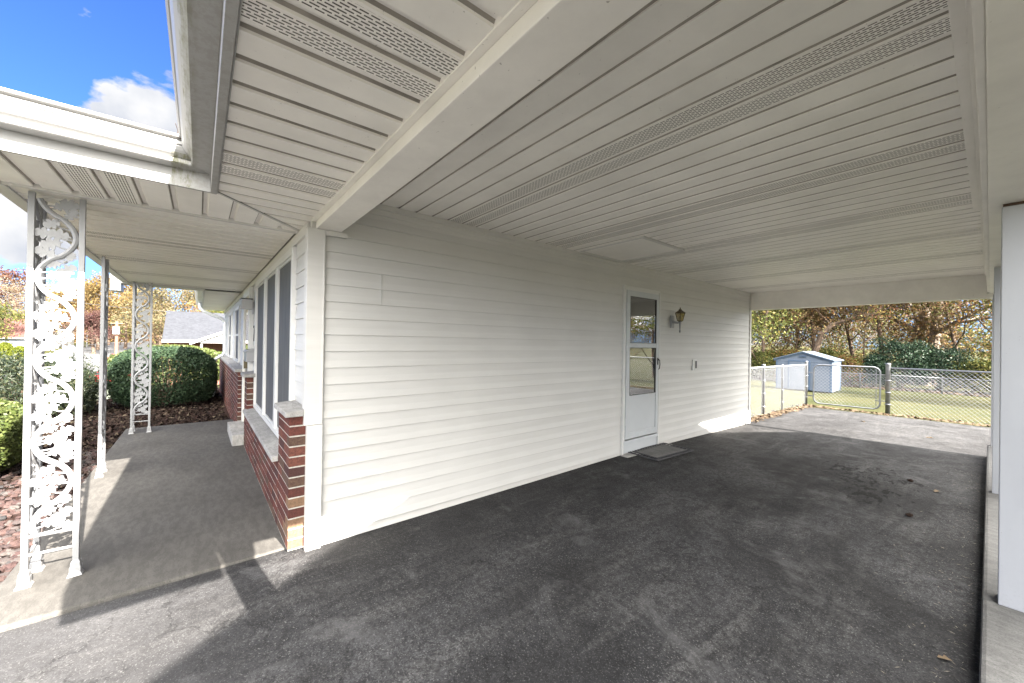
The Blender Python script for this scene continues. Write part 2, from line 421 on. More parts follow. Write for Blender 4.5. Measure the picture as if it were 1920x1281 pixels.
island('leaf_mixed', [(0, (0.068, 0.080, 0.021)), (0.35, (0.137, 0.141, 0.038)), (0.6, (0.260, 0.190, 0.048)), (0.8, (0.205, 0.092, 0.041)), (1, (0.287, 0.147, 0.103))], 0.6, 0.2, 0.35)
island('leaf_brownmix', [(0, (0.086, 0.054, 0.029)), (0.4, (0.194, 0.115, 0.065)), (0.7, (0.259, 0.194, 0.086)), (0.88, (0.137, 0.144, 0.043)), (1, (0.317, 0.144, 0.050))], 0.6, 0.2, 0.35)
island('leaf_olive', [(0, (0.039, 0.051, 0.016)), (0.5, (0.086, 0.103, 0.027)), (0.85, (0.172, 0.172, 0.047)), (1, (0.265, 0.206, 0.062))], 0.6, 0.2, 0.35)
island('leaf_evergreen', [(0, (0.012, 0.030, 0.018)), (0.6, (0.026, 0.055, 0.030)), (1, (0.055, 0.095, 0.045))], 0.5, 0.3, 0.15)
t = NT('bark', 0.95, 0.1)
t.base(t.ramp(t.noise(9, 6, 0.7, (1, 1, 0.25)), [(0.35, (0.055, 0.038, 0.028)), (0.65, (0.19, 0.14, 0.105))]))
t.bump(t.noise(12, 5, 0.7, (1, 1, 0.2)), 0.9, 0.05)
t = NT('pale_bark', 0.95, 0.1)
t.base(t.ramp(t.noise(9, 6, 0.7, (1, 1, 0.25)), [(0.35, (0.14, 0.11, 0.09)), (0.65, (0.32, 0.27, 0.22))]))

# brick colours: one material, colour per brick island
t = NT('brick', 0.88, 0.2)
c = t.ramp(t.geo.outputs['Random Per Island'], [(0, (0.095, 0.034, 0.028)), (0.25, (0.135, 0.046, 0.036)), (0.5, (0.065, 0.032, 0.030)), (0.7, (0.155, 0.060, 0.044)), (0.88, (0.105, 0.068, 0.050)), (1, (0.080, 0.028, 0.024))])
t.n[-1].color_ramp.interpolation = 'CONSTANT'
c = t.mix(t.ramp(t.noise(70, 5, 0.75), [(0.40, 0.6), (0.6, 0.0)]), c, (0.05, 0.025, 0.022))
t.base(c); t.bump(t.noise(90, 5, 0.8), 0.8, 0.006)
simple('brick_tan', (0.20, 0.125, 0.08), 0.88, 0.2, nscale=50, namt=0.4, bump=0.5)
simple('brick_orange', (0.24, 0.105, 0.072), 0.88, 0.2, nscale=50, namt=0.35, bump=0.5)
simple('mortar', (0.48, 0.46, 0.42), 0.95, 0.1, nscale=60, namt=0.3, bump=0.5)
t = NT('brick_distant', 0.9, 0.1)
br = t.N('ShaderNodeTexBrick'); br.inputs['Scale'].default_value = 4.5
br.inputs['Color1'].default_value = (0.20, 0.07, 0.05, 1); br.inputs['Color2'].default_value = (0.14, 0.05, 0.04, 1); br.inputs['Mortar'].default_value = (0.4, 0.37, 0.33, 1)
t.l.new(t.pos, br.inputs['Vector']); t.base(br.outputs['Color'])

# ------------------------------------------------------------------ helpers
class MB:
    def __init__(s): s.v, s.f, s.fm, s.mats = [], [], [], []
    def mi(s, m):
        if m not in s.mats: s.mats.append(m)
        return s.mats.index(m)
    def add(s, vs, fs, m=0):
        o = len(s.v); s.v += [tuple(p) for p in vs]
        s.f += [tuple(i + o for i in f) for f in fs]; s.fm += [m] * len(fs)
    def box(s, x0, x1, y0, y1, z0, z1, m=0):
        s.add([(x0,y0,z0),(x1,y0,z0),(x1,y1,z0),(x0,y1,z0),(x0,y0,z1),(x1,y0,z1),(x1,y1,z1),(x0,y1,z1)],
              [(0,3,2,1),(4,5,6,7),(0,1,5,4),(1,2,6,5),(2,3,7,6),(3,0,4,7)], m)
    def sweep(s, prof, axis, lo, hi, closed=False, m=0, mit=None):
        # prof: (a, b) pairs; axis 'x' -> (y, z) profile, 'y' -> (x, z), 'z' -> (x, y)
        def P(a, b, t):
            return (t, a, b) if axis == 'x' else ((a, t, b) if axis == 'y' else (a, b, t))
        n = len(prof); vs = []
        for k, (a, b) in enumerate(prof):
            l = lo(a, b) if callable(lo) else lo
            h = hi(a, b) if callable(hi) else hi
            vs += [P(a, b, l), P(a, b, h)]
        fs = []
        for k in range(n if closed else n - 1):
            j = (k + 1) % n
            fs.append((2*k, 2*j, 2*j+1, 2*k+1))
        if closed: fs += [tuple(2*k for k in range(n))[::-1], tuple(2*k+1 for k in range(n))]
        s.add(vs, fs, m)
    def tube(s, pts, rad, n=8, m=0, caps=True):
        pts = [Vector(p) for p in pts]; k = len(pts)
        rad = rad if isinstance(rad, (list, tuple)) else [rad] * k
        vs = []; ref = None
        for i, p in enumerate(pts):
            d = (pts[min(i+1, k-1)] - pts[max(i-1, 0)]).normalized()
            if ref is None: ref = Vector((0,0,1)) if abs(d.z) < 0.9 else Vector((1,0,0))
            a = (ref - d * ref.dot(d)).normalized(); b = d.cross(a); ref = a
            for j in range(n):
                t = 2*math.pi*j/n
                vs.append(p + (a*math.cos(t) + b*math.sin(t)) * rad[i])
        fs = []
        for i in range(k-1):
            for j in range(n):
                fs.append((i*n+j, i*n+(j+1)%n, (i+1)*n+(j+1)%n, (i+1)*n+j))
        if caps: fs += [tuple(range(n))[::-1], tuple((k-1)*n+j for j in range(n))]
        s.add(vs, fs, m)
    def prism(s, poly, h0, h1, axis='z', m=0):
        s.sweep(poly, axis, h0, h1, True, m)
    def build(s, name, mats, parent=None, bevel=0, smooth=False):
        me = bpy.data.meshes.new(name)
        me.from_pydata(s.v, [], s.f)
        mats = [mats] if isinstance(mats, str) else mats
        for mn in mats: me.materials.append(MATS[mn])
        if len(mats) > 1: me.polygons.foreach_set('material_index', s.fm)
        if smooth: me.polygons.foreach_set('use_smooth', [True] * len(me.polygons))
        me.update()
        o = bpy.data.objects.new(name, me); COL.objects.link(o)
        if parent: o.parent = parent
        if bevel:
            b = o.modifiers.new('bevel', 'BEVEL'); b.width = bevel; b.segments = 2; b.limit_method = 'ANGLE'
        return o
def np_mesh(name, verts, nper, mats, parent=None, midx=None):
    verts = np.asarray(verts, dtype=np.float32).reshape(-1, 3)
    nf = len(verts) // nper
    me = bpy.data.meshes.new(name)
    me.vertices.add(len(verts)); me.vertices.foreach_set('co', verts.ravel())
    me.loops.add(len(verts)); me.loops.foreach_set('vertex_index', np.arange(len(verts), dtype=np.int32))
    me.polygons.add(nf); me.polygons.foreach_set('loop_start', np.arange(nf, dtype=np.int32) * nper)
    for mn in ([mats] if isinstance(mats, str) else mats): me.materials.append(MATS[mn])
    if midx is not None: me.polygons.foreach_set('material_index', midx)
    me.update(calc_edges=True)
    o = bpy.data.objects.new(name, me); COL.objects.link(o)
    if parent: o.parent = parent
    return o
def tag(o, label=None, cat=None, group=None, kind=None):
    if label: o['label'] = label
    if cat: o['category'] = cat
    if group: o['group'] = group
    if kind: o['kind'] = kind
    return o
def thing(name, loc, label, cat, group=None, rz=0.0):
    o = bpy.data.objects.new(name, None); COL.objects.link(o)
    o.location = loc; o.rotation_euler = (0, 0, rz); o.empty_display_size = 0.2
    return tag(o, label, cat, group)
def copy_tree(root, loc, label=None, rz=None, scale=None):
    r = root.copy(); COL.objects.link(r); r.location = loc
    if rz is not None: r.rotation_euler = (0, 0, rz)
    if scale is not None: r.scale = scale if isinstance(scale, tuple) else (scale,) * 3
    if label: r['label'] = label
    for ch in list(root.children):
        c = ch.copy(); COL.objects.link(c); c.parent = r
        for g in list(ch.children):
            d = g.copy(); COL.objects.link(d); d.parent = c
    return r
def lerp_table(x, tab):
    if x <= tab[0][0]: return tab[0][1]
    for (a, va), (b, vb) in zip(tab, tab[1:]):
        if x <= b: return va + (vb - va) * (x - a) / (b - a)
    return tab[-1][1]

# ------------------------------------------------------------------ ground
def ground(x, y):
    zb = lerp_table(y, [(12.3, 0.0), (26, -0.85), (36, -1.14), (60, -1.2), (200, 0)])
    zl = lerp_table(-x, [(12, 0.0), (48, -2.95), (107, -0.45), (226, 0.2), (400, 6)])
    return -0.15 + zb + zl
def drive_z(y):
    return lerp_table(y, [(-8, -0.13), (-1.6, -0.03), (-0.5, -0.018), (0, -0.010), (3.6, 0.028), (8, -0.06), (12.4, -0.125)])

def grid_sheet(name, xs, ys, zf, mat):
    vs = [(x, y, zf(x, y)) for y in ys for x in xs]
    nx = len(xs)
    fs = [(j*nx+i, j*nx+i+1, (j+1)*nx+i+1, (j+1)*nx+i) for j in range(len(ys)-1) for i in range(nx-1)]
    b = MB(); b.add(vs, fs); o = b.build(name, mat, smooth=True); tag(o, kind='structure'); return o
xs = [-1500, -900, -400, -226, -180, -150, -130, -115, -107] + [-100 + 4*k for k in range(14)] + [-46 + 2*k for k in range(16)] + [-14, -12, -8, -4, 0, 4, 10, 30, 80, 300, 1500]
ys = [-1500, -300, -100, -60] + [-40 + 4*k for k in range(12)] + [6, 8, 10, 12.3] + [14 + 2*k for k in range(12)] + [40, 50, 60, 100, 200, 400, 1500]
grid_sheet('lawn', xs, sorted(ys), ground, 'grass')
# asphalt driveway running through the carport to the gate
dy = [-8, -5, -3, -1.6, -1.0, -0.5, 0, 0.8, 1.8, 3.6, 5, 6.5, 8, 9.5, 11, 12.1]
def dx(y):
    if y <= 0: return (-0.12, 8.0)
    if y < 8: return (0.004, 3.06)
    return (-0.10, 6.0)
b = MB()
rows = []
for y in dy:
    x0, x1 = dx(y); z = drive_z(y)
    rows.append([(x0, y, z), (x0 + (3.05 - x0) * 0.5, y, z + 0.004), (3.05, y, z)])
vs = [p for r in rows for p in r]
fs = [(3*k+i, 3*k+i+1, 3*k+4+i, 3*k+3+i) for k in range(len(dy)-1) for i in range(2)]
b.add(vs, fs)
b.add([(3.05, -8, -0.15), (9, -8, -0.15), (9, -0.5, -0.035), (3.05, -0.5, -0.035)], [(0, 1, 2, 3)])
b.add([(3.05, 8.25, drive_z(8.25)), (6, 8.25, drive_z(8.25)), (6, 12.1, drive_z(12.1)), (3.05, 12.1, drive_z(12.1))], [(0, 1, 2, 3)])
b.build('driveway', 'asphalt').data
tag(bpy.data.objects['driveway'], kind='structure')
# concrete porch slab
b = MB(); b.box(-5.72, -0.10, -1.60, -0.12, -0.22, 0.0)
b.add([(-0.10, -1.60, -0.22), (-0.10, -1.60, 0.0), (-0.10, -0.12, 0.0), (-0.10, -0.12, -0.22)], [(0, 1, 2, 3)])
o = MB(); o.box(-5.72, -0.09, -1.60, -0.085, -0.22, 0.0); o = o.build('porch_slab', 'slab_concrete', bevel=0.012); tag(o, kind='structure')
# curb under the carport posts
o = MB(); o.box(3.035, 3.62, -0.75, 8.22, -0.3, 0.115); o = o.build('curb', 'curb_concrete', bevel=0.018); tag(o, kind='structure')
# planting bed
b = MB(); b.box(-5.75, -0.30, -3.3, -1.603, -0.3, -0.085); b.box(-13.0, -5.723, -3.3, -0.2, -0.3, -0.085)
o = b.build('planting_bed', 'mulch_soil'); tag(o, kind='structure')
# threshold slab by the side door
o = MB(); o.box(0.018, 0.135, 3.60, 4.72, -0.05, 0.036); o = o.build('doorstep', 'sill_stone', bevel=0.006); tag(o, kind='structure')
o = MB(); o.box(-0.12, 9.0, -40, -8.0, -0.3, -0.125); o = o.build('bounce_slab', 'sill_stone'); tag(o, kind='structure')  # unseen pale slab added to bounce light up to the ceiling
# street
def ribbon(name, centre, half, mat, lift):
    b = MB(); vs = []
    pts = []
    for (a, c) in zip(centre, centre[1:]):
        n = max(1, int((Vector(c) - Vector(a)).length / 4))
        for k in range(n): pts.append(Vector(a).lerp(Vector(c), k / n))
    pts.append(Vector(centre[-1]))
    for i, p in enumerate(pts):
        d = (pts[min(i+1, len(pts)-1)] - pts[max(i-1, 0)]).normalized(); nrm = Vector((-d.y, d.x))
        for s in (-1, 0, 1):
            q = p + nrm * half * s; vs.append((q.x, q.y, ground(q.x, q.y) + lift))
    b.add(vs, [(3*k+i, 3*k+i+1, 3*k+4+i, 3*k+3+i) for k in range(len(pts)-1) for i in range(2)])
    return tag(b.build(name, mat), kind='structure')
ribbon('street', [(-30, -11.3), (-50, -11.5), (-70, -12.2), (-118, -14.2), (-226, -29), (-300, -44)], 4.2, 'road_concrete', 0.06)

# ------------------------------------------------------------------ the house and its carport
house = thing('house', (0, 0, 0), 'white vinyl sided ranch house with brick sills, covered porch and attached open carport', 'house')
SOF = 2.335      # soffit height
CEIL = 2.56      # carport ceiling height
EXPO = 0.122

def siding(b, axis, lo, hi, z0, z1, plane, sgn):
    # lapped courses; each course leans out to its lower edge with a slight belly
    k0 = math.floor((z0 - 0.057) / EXPO) - 1
    prof = []
    k = k0
    while 0.057 + k * EXPO < z1:
        zb = 0.057 + k * EXPO; zt = zb + EXPO
        pts = [(zb - 0.0005, 0.004), (zb, 0.0150), (zb + 0.004, 0.0155), (zb + EXPO * 0.45, 0.0086), (zt - 0.0007, 0.0044)]
        for z, o in pts:
            prof.append((z, o))
        k += 1
    out = []
    for z, o in prof:
        if z0 <= z <= z1: out.append((plane + sgn * o, z))
    if out and out[0][1] > z0: out.insert(0, (out[0][0], z0))
    if out and out[-1][1] < z1: out.append((out[-1][0], z1))
    b.sweep(out, axis, lo, hi)

# wall core and openings
b = MB()
b.box(-12.0, -0.16, 0.0, 7.93, -0.3, 2.62)
b.box(-0.16, -0.002, 0.0, 3.655, -0.3, 2.62); b.box(-0.16, -0.002, 4.505, 7.93, -0.3, 2.62)
b.box(-0.16, -0.002, 3.655, 4.505, 2.235, 2.62); b.box(-0.16, -0.002, 3.655, 4.505, -0.3, 0.20)
b.box(-12.0, -0.002, -0.084, 0.0, -0.3, 2.52)
b.build('wall_core', 'white_siding', house)
b = MB()
siding(b, 'y', 0.004, 3.625, 0.057, 2.44, 0.0, 1)
siding(b, 'y', 4.528, 7.885, 0.057, 2.44, 0.0, 1)
siding(b, 'y', 3.625, 4.528, 2.285, 2.44, 0.0, 1)
# butt joints between siding lengths
b.box(0.006, 0.0175, 0.4200, 0.4212, 0.057 + 14*EXPO, 0.057 + 16*EXPO - 0.002)
tag(b.build('side_wall_siding', 'white_siding', house), 'white lapped siding of the long side wall in the carport')
b = MB()
b.sweep([(0.006, 2.440), (0.010, 2.441), (0.012, 2.470), (0.020, 2.474), (0.020, 2.515), (0.030, 2.520), (0.030, CEIL)], 'y', 0.006, 7.885)
b.build('frieze_trim', 'white_trim', house)
b = MB()   # base flashing
for y0, y1 in ((0.006, 3.622), (4.532, 7.885)):
    b.sweep([(0.021, 0.055), (0.021, 0.046), (0.010, 0.044), (0.012, -0.09)], 'y', y0, y1)
b.build('base_flashing', 'white_trim', house)
b = MB()   # near corner post, thicker below
b.box(-0.060, 0.026, -0.116, 0.0005, 0.875, 2.278); b.box(0.0262, 0.032, -0.012, 0.0005, 0.875, 2.274)
b.box(-0.020, 0.036, -0.098, 0.0007, -0.06, 0.872); b.box(0.0362, 0.041, -0.016, 0.0007, -0.06, 0.868)
b.box(0.018, 0.040, 0.002, 0.150, 2.240, 2.277)
tag(b.build('corner_post', 'white_trim', house, bevel=0.002), 'white corner trim at the near corner of the house')
b = MB()
b.box(0.0, 0.024, 7.885, 7.96, -0.12, 2.5)
b.build('corner_post', 'white_trim', house, bevel=0.002)

# front wall siding, frieze and trims
FP = -0.086
b = MB()
for args in ((-0.480, -0.062, 1.01, 2.245), (-3.60, -3.12, 0.60, 2.245), (-5.80, -4.62, 0.95, 2.245), (-8.05, -6.95, 0.95, 2.245), (-11.9, -9.25, 0.95, 2.245), (-6.95, -5.80, 2.12, 2.245), (-9.25, -8.05, 2.12, 2.245)):
    b = MB(); siding(b, 'x', *args, FP, -1); b.build('front_wall_siding', 'white_siding', house)
b = MB()
b.box(-11.9, -0.062, -0.112, -0.085, 2.245, 2.295)
b.box(-11.9, -0.062, -0.104, -0.085, 2.2952, SOF)
b.build('frieze_trim', 'white_trim', house, bevel=0.002)
# picture window: three tall screened sections
win = MB()
x0, x1, z0, z1 = -3.115, -0.485, 0.575, 2.235
win.box(x0, x0+0.05, -0.128, -0.086, z0, z1); win.box(x1-0.045, x1, -0.128, -0.086, z0, z1)
win.box(x0+0.0502, x1-0.0452, -0.127, -0.086, z1-0.06, z1); win.box(x0+0.0502, x1-0.0452, -0.127, -0.086, z0, z0+0.045)
for xm in (-2.19, -1.335): win.box(xm-0.045, xm+0.045, -0.126, -0.086, z0+0.0452, z1-0.0602)
w1 = win.build('window', 'frame_white', house, bevel=0.002)
tag(w1, 'triple picture window with grey insect screens')
edges = [x0+0.05, -2.19-0.045, -2.19+0.045, -1.335-0.045, -1.335+0.045, x1-0.045]
for k in range(3):
    b = MB(); b.box(edges[2*k]+0.018, edges[2*k+1]-0.018, -0.102, -0.088, z0+0.065, z1-0.08)
    b.build('screen', 'window_screen', w1)
    b = MB(); a, c_ = edges[2*k]+0.001, edges[2*k+1]-0.001
    b.box(a, a+0.017, -0.112, -0.087, z0+0.046, z1-0.061); b.box(c_-0.017, c_, -0.112, -0.087, z0+0.046, z1-0.061)
    b.box(a+0.0172, c_-0.0172, -0.111, -0.087, z0+0.046, z0+0.064); b.box(a+0.0172, c_-0.0172, -0.111, -0.087, z1-0.079, z1-0.061)
    b.build('screen_frame', 'frame_white', w1)
for xa, xb in ((-6.90, -5.85), (-9.20, -8.10)):
    b = MB()
    b.box(xa, xa+0.06, -0.128, -0.086, 1.03, 2.11); b.box(xb-0.06, xb, -0.128, -0.086, 1.03, 2.11)
    b.box(xa+0.0602, xb-0.0602, -0.127, -0.086, 2.05, 2.11); b.box(xa+0.0602, xb-0.0602, -0.127, -0.086, 1.03, 1.08)
    b.box(xa+0.0602, xb-0.0602, -0.118, -0.086, 1.54, 1.58)
    w = b.build('window', 'frame_white', house)
    b = MB(); b.box(xa+0.061, xb-0.061, -0.104, -0.088, 1.081, 1.539); b.box(xa+0.061, xb-0.061, -0.104, -0.088, 1.581, 2.049)
    b.build('screen', 'window_screen', w)
# front door, recessed look with its trim
b = MB()
b.box(-4.60, -4.50, -0.150, -0.086, 0.12, 2.235); b.box(-3.72, -3.62, -0.150, -0.086, 0.12, 2.235); b.box(-4.4998, -3.7202, -0.149, -0.086, 2.13, 2.235)
fd = b.build('front_door', 'frame_white', house, bevel=0.002)
b = MB(); b.box(-4.498, -3.722, -0.125, -0.09, 0.16, 2.128); b.build('door_leaf', 'house_cream', fd)
b = MB(); b.box(-4.38, -3.84, -0.132, -0.1252, 0.95, 2.02); b.build('pane', 'car_glass', fd)
b = MB(); b.box(-3.80, -3.77, -0.19, -0.1255, 1.05, 1.18); b.build('handle', 'brass', fd)

# brick work
def brick_run(b, x0, x1, y0, y1, z0, courses, ch=0.0720, bl=0.205, rng=random.Random(4), mats=None, faces='front'):
    # individual bricks proud of a mortar core; x runs along the wall
    for k in range(courses):
        za, zb = z0 + k*ch + 0.010, z0 + (k+1)*ch
        off = 0 if k % 2 else bl * 0.5
        x = x1
        first = True
        while x > x0 + 0.01:
            L = (bl - off if first and off else bl)
            xa = max(x0, x - L)
            if xa - x0 < 0.04: xa = x0
            m = 0
            if mats: m = mats(k, first)
            j = rng.uniform(-0.0012, 0.0012)
            b.box(xa + 0.0055, x - (0.0055 if not first else 0.0), y0 - j, y1, za, zb, m)
            x = xa; first = False
rng = random.Random(9)
def nearmat(k, first):
    return 1 if (k == 1 and first) else (2 if (k == 0 and first) else (1 if rng.random() < 0.05 else 0))
# near pier
pier = MB()
pier.box(-0.478, -0.0215, -0.1975, -0.086, 0.0, 0.935, 3)
brick_run(pier, -0.485, -0.020, -0.200, -0.0875, 0.0, 13, 0.0722, mats=nearmat)
pr = pier.build('brick_pier', ['brick', 'brick_tan', 'brick_orange', 'mortar'], house, bevel=0)
tag(pr, 'short brick pier at the near corner of the front wall')
def cap(parent, x0, x1, y0, y1, z0, z1, drop=0.018):
    b = MB()
    b.sweep([(y0, z0), (y0, z1 - drop), (y0 + 0.006, z1 - drop + 0.004), (y1, z1), (y1, z0)], 'x', x0, x1, True)
    return b.build('stone_cap', 'sill_stone', parent, bevel=0.004)
cap(pr, -0.500, 0.020, -0.232, -0.0865, 0.942, 0.992)
# low wall under the picture window
low = MB()
low.box(-3.10, -0.487, -0.1975, -0.086, 0.0, 0.50, 1)
brick_run(low, -3.12, -0.4855, -0.200, -0.0875, 0.0, 7, 0.0722)
lw = low.build('brick_wall', ['brick', 'mortar'], house); tag(lw, 'low brick wall under the picture window')
cap(lw, -3.16, -0.512, -0.240, -0.0865, 0.508, 0.562)
# pier beside the door
p2 = MB(); p2.box(-3.44, -3.1265, -0.1975, -0.086, 0.0, 0.98, 1); brick_run(p2, -3.45, -3.125, -0.200, -0.0875, 0.0, 13, 0.0745)
p2o = p2.build('brick_pier', ['brick', 'mortar'], house); tag(p2o, 'brick pier beside the front door')
cap(p2o, -3.52, -3.06, -0.245, -0.0865, 0.975, 1.03)
# long brick wall beyond the door
p3 = MB(); p3.box(-11.88, -4.6215, -0.1975, -0.086, -0.2, 0.93, 1); brick_run(p3, -11.9, -4.62, -0.200, -0.0875, -0.145, 15, 0.0722)
p3o = p3.build('brick_wall', ['brick', 'mortar'], house); tag(p3o, 'long brick wall beyond the front door')
cap(p3o, -11.95, -4.57, -0.250, -0.0865, 0.944, 1.0)
b = MB(); b.box(-4.60, -3.48, -0.33, -0.087, 0.0, 0.15); b.build('door_step', 'sill_stone', house, bevel=0.008)

# --- soffits and ceilings
def panel_profile(lo, hi, pitch, depth=0.011, gap=0.022, start=0.0, flip=False):
    # flat panels with recessed joints; returns list of (u, dz) plus panel spans
    k0 = math.ceil((lo - start) / pitch - 1e-6); prof = [(lo, 0.0)]; us = []
    k = k0
    while start + k * pitch < hi - 1e-6:
        u = start + k * pitch
        if u - gap/2 > lo and u + gap/2 < hi:
            g2 = gap / 2
            if flip: prof += [(u - g2, 0.0), (u - g2 + 0.010, depth), (u + g2 - 0.0085, depth), (u + g2 - 0.0012, depth * 0.5), (u + g2, 0.0)]
            else: prof += [(u - g2, 0.0), (u - g2 + 0.0012, depth * 0.5), (u - g2 + 0.0085, depth), (u + g2 - 0.010, depth), (u + g2, 0.0)]
        us.append(u); k += 1
    prof.append((hi, 0.0))
    return prof, us
def panels(name, label, axis, u0, u1, t0, t1, z, pitch, start, vents, gap=0.022, depth=0.011, flip=False):
    # axis: direction the panels run; u is the direction across them
    flat, vstrips = MB(), {}
    prof, us = panel_profile(u0, u1, pitch, depth, gap, start, flip)
    segs = []
    for (a, da), (c, dc) in zip(prof, prof[1:]):
        isv = False
        if da == 0 and dc == 0 and (c - a) > 0.03:
            mid = (a + c) / 2
            isv = any(v0 < mid < v1 for v0, v1 in vents)
        tgt = flat
        if isv:
            key = [n_ for n_, (v0, v1) in enumerate(vents) if v0 < mid < v1][0]
            tgt = vstrips.setdefault((key, round(a, 3)), MB())
        lo = (lambda p, q: t0(p)) if callable(t0) else t0
        hi = (lambda p, q: t1(p)) if callable(t1) else t1
        if isv:
            flat.sweep([(a, z), (a + 0.012, z)], axis, lo, hi); flat.sweep([(c - 0.012, z), (c, z)], axis, lo, hi)
            tgt.sweep([(a + 0.012, z), (c - 0.012, z)], axis, lo, hi)
        else:
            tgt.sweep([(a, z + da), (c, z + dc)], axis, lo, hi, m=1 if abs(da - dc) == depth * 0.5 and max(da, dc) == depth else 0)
    o = tag(flat.build(name, ['soffit_white', 'joint_shadow_grime'], house), label)
    for vb in vstrips.values(): vb.build('vent_strip', 'soffit_vent_along_' + axis, o)
    return o
def vent_list(first, width, period, n0, n1): return [(first + period*k, first + width + period*k) for k in range(n0, n1)]
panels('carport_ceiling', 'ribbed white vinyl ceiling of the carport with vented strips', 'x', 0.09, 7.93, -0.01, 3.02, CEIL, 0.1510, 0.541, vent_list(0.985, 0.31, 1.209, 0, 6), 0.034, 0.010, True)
# front eave: panels run across the eave (along y); mitre with the porch end
mx0, mx1 = -0.41, 0.235         # x of the mitre at the wall and at the outer corner
def mitre_y(x): return -0.06 - (x - mx0) / (mx1 - mx0) * (0.645 - 0.06)
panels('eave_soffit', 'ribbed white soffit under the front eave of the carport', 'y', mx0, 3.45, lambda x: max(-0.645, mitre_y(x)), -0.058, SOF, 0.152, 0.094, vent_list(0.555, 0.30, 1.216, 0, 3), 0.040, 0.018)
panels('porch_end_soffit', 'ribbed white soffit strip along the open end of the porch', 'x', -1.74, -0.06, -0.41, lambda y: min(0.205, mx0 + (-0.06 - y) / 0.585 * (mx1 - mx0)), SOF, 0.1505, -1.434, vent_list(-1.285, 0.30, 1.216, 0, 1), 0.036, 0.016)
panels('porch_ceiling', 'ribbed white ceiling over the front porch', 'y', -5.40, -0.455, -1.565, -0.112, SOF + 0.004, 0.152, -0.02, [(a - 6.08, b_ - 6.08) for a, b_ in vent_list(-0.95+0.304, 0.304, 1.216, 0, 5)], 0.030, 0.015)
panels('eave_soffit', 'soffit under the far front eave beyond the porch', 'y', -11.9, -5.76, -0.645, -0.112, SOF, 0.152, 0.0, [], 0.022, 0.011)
b = MB()
b.box(-0.455, -0.41, -1.565, -0.062, SOF - 0.006, SOF + 0.03); b.box(-0.4098, -0.395, -1.565, -0.075, SOF - 0.012, SOF + 0.02)
b.box(-5.42, -0.4552, -1.60, -1.5652, SOF - 0.008, SOF + 0.03)
b.box(-5.45, -5.402, -1.565, -0.115, SOF - 0.006, SOF + 0.03)
b.build('porch_trim', 'white_trim', house, bevel=0.002)
b = MB()   # mitre strip
p0, p1 = Vector((mx0, -0.06, SOF)), Vector((mx1, -0.645, SOF)); d = (p1 - p0).normalized(); nrm = Vector((-d.y, d.x, 0)) * 0.006
q = [p0 - nrm*1.6, p1 - nrm*1.6, p1 + nrm, p0 + nrm]
b.add([tuple(v + Vector((0, 0, -0.005))) for v in q] + [tuple(v + Vector((0, 0, 0.004))) for v in q], [(0,1,2,3),(7,6,5,4),(0,4,5,1),(1,5,6,2),(2,6,7,3),(3,7,4,0)])
b.build('mitre_strip', 'white_trim', house)
b = MB()
p0 = p0 + Vector((0.004, 0.012, 0)); q = [p0 + nrm*1.1, p1 + nrm*1.1, p1 + nrm*1.9, p0 + nrm*1.9]
b.add([tuple(v + Vector((0, 0, -0.0015))) for v in q], [(0, 1, 2, 3)]); b.build('mitre_gap', 'dark_gap', house)

# front and rear carport beams, side beam
b = MB()
b.box(0.0, 3.60, -0.0575, 0.107, 2.279, 2.60)
b.box(0.0, 3.44, -0.0900, -0.0577, 2.330, 2.365)
b.box(0.002, 3.44, 0.1072, 0.120, 2.50, CEIL + 0.02)
tag(b.build('beam', 'beam_white', house, bevel=0.003), 'wrapped white front beam of the carport')
b = MB()
b.box(-0.01, 3.02, 7.93, 8.08, 2.218, 2.60)
tag(b.build('beam', 'beam_white', house, bevel=0.003), 'white beam across the far end of the carport')
b = MB()
b.box(3.043, 3.36, 0.108, 2.78, 2.272, 2.60); b.box(3.043, 3.36, 2.7802, 8.10, 2.280, 2.60)
b.box(3.022, 3.0428, 0.108, 7.929, 2.30, 2.60)
b.box(3.0205, 3.075, 7.93, 8.12, 2.216, 2.279)
tag(b.build('beam', 'beam_white', house, bevel=0.003), 'long white side beam over the carport posts')
b = MB()
b.box(3.0, 3.0216, 0.115, 7.925, CEIL - 0.022, CEIL + 0.03)
b.box(2.965, 2.9998, 0.115, 3.95, CEIL - 0.004, CEIL + 0.03)
b.build('ceiling_trim', 'soffit_white', house, bevel=0.002)
# attic hatch
b = MB()
b.box(0.10, 0.86, 2.76, 3.46, CEIL - 0.010, CEIL + 0.012); 
h = tag(b.build('attic_hatch', 'soffit_white', house, bevel=0.002), 'flat attic hatch in the carport ceiling')
b = MB()
b.box(0.035, 0.10, 2.73, 3.50, CEIL - 0.022, CEIL + 0.01); b.box(0.1002, 0.90, 3.4602, 3.51, CEIL - 0.022, CEIL + 0.01)
b.box(0.8602, 0.90, 2.70, 3.46, CEIL - 0.014, CEIL + 0.01); b.box(0.1002, 0.86, 2.72, 2.7598, CEIL - 0.006, CEIL + 0.01)
b.build('frame', 'white_trim', h, bevel=0.002)

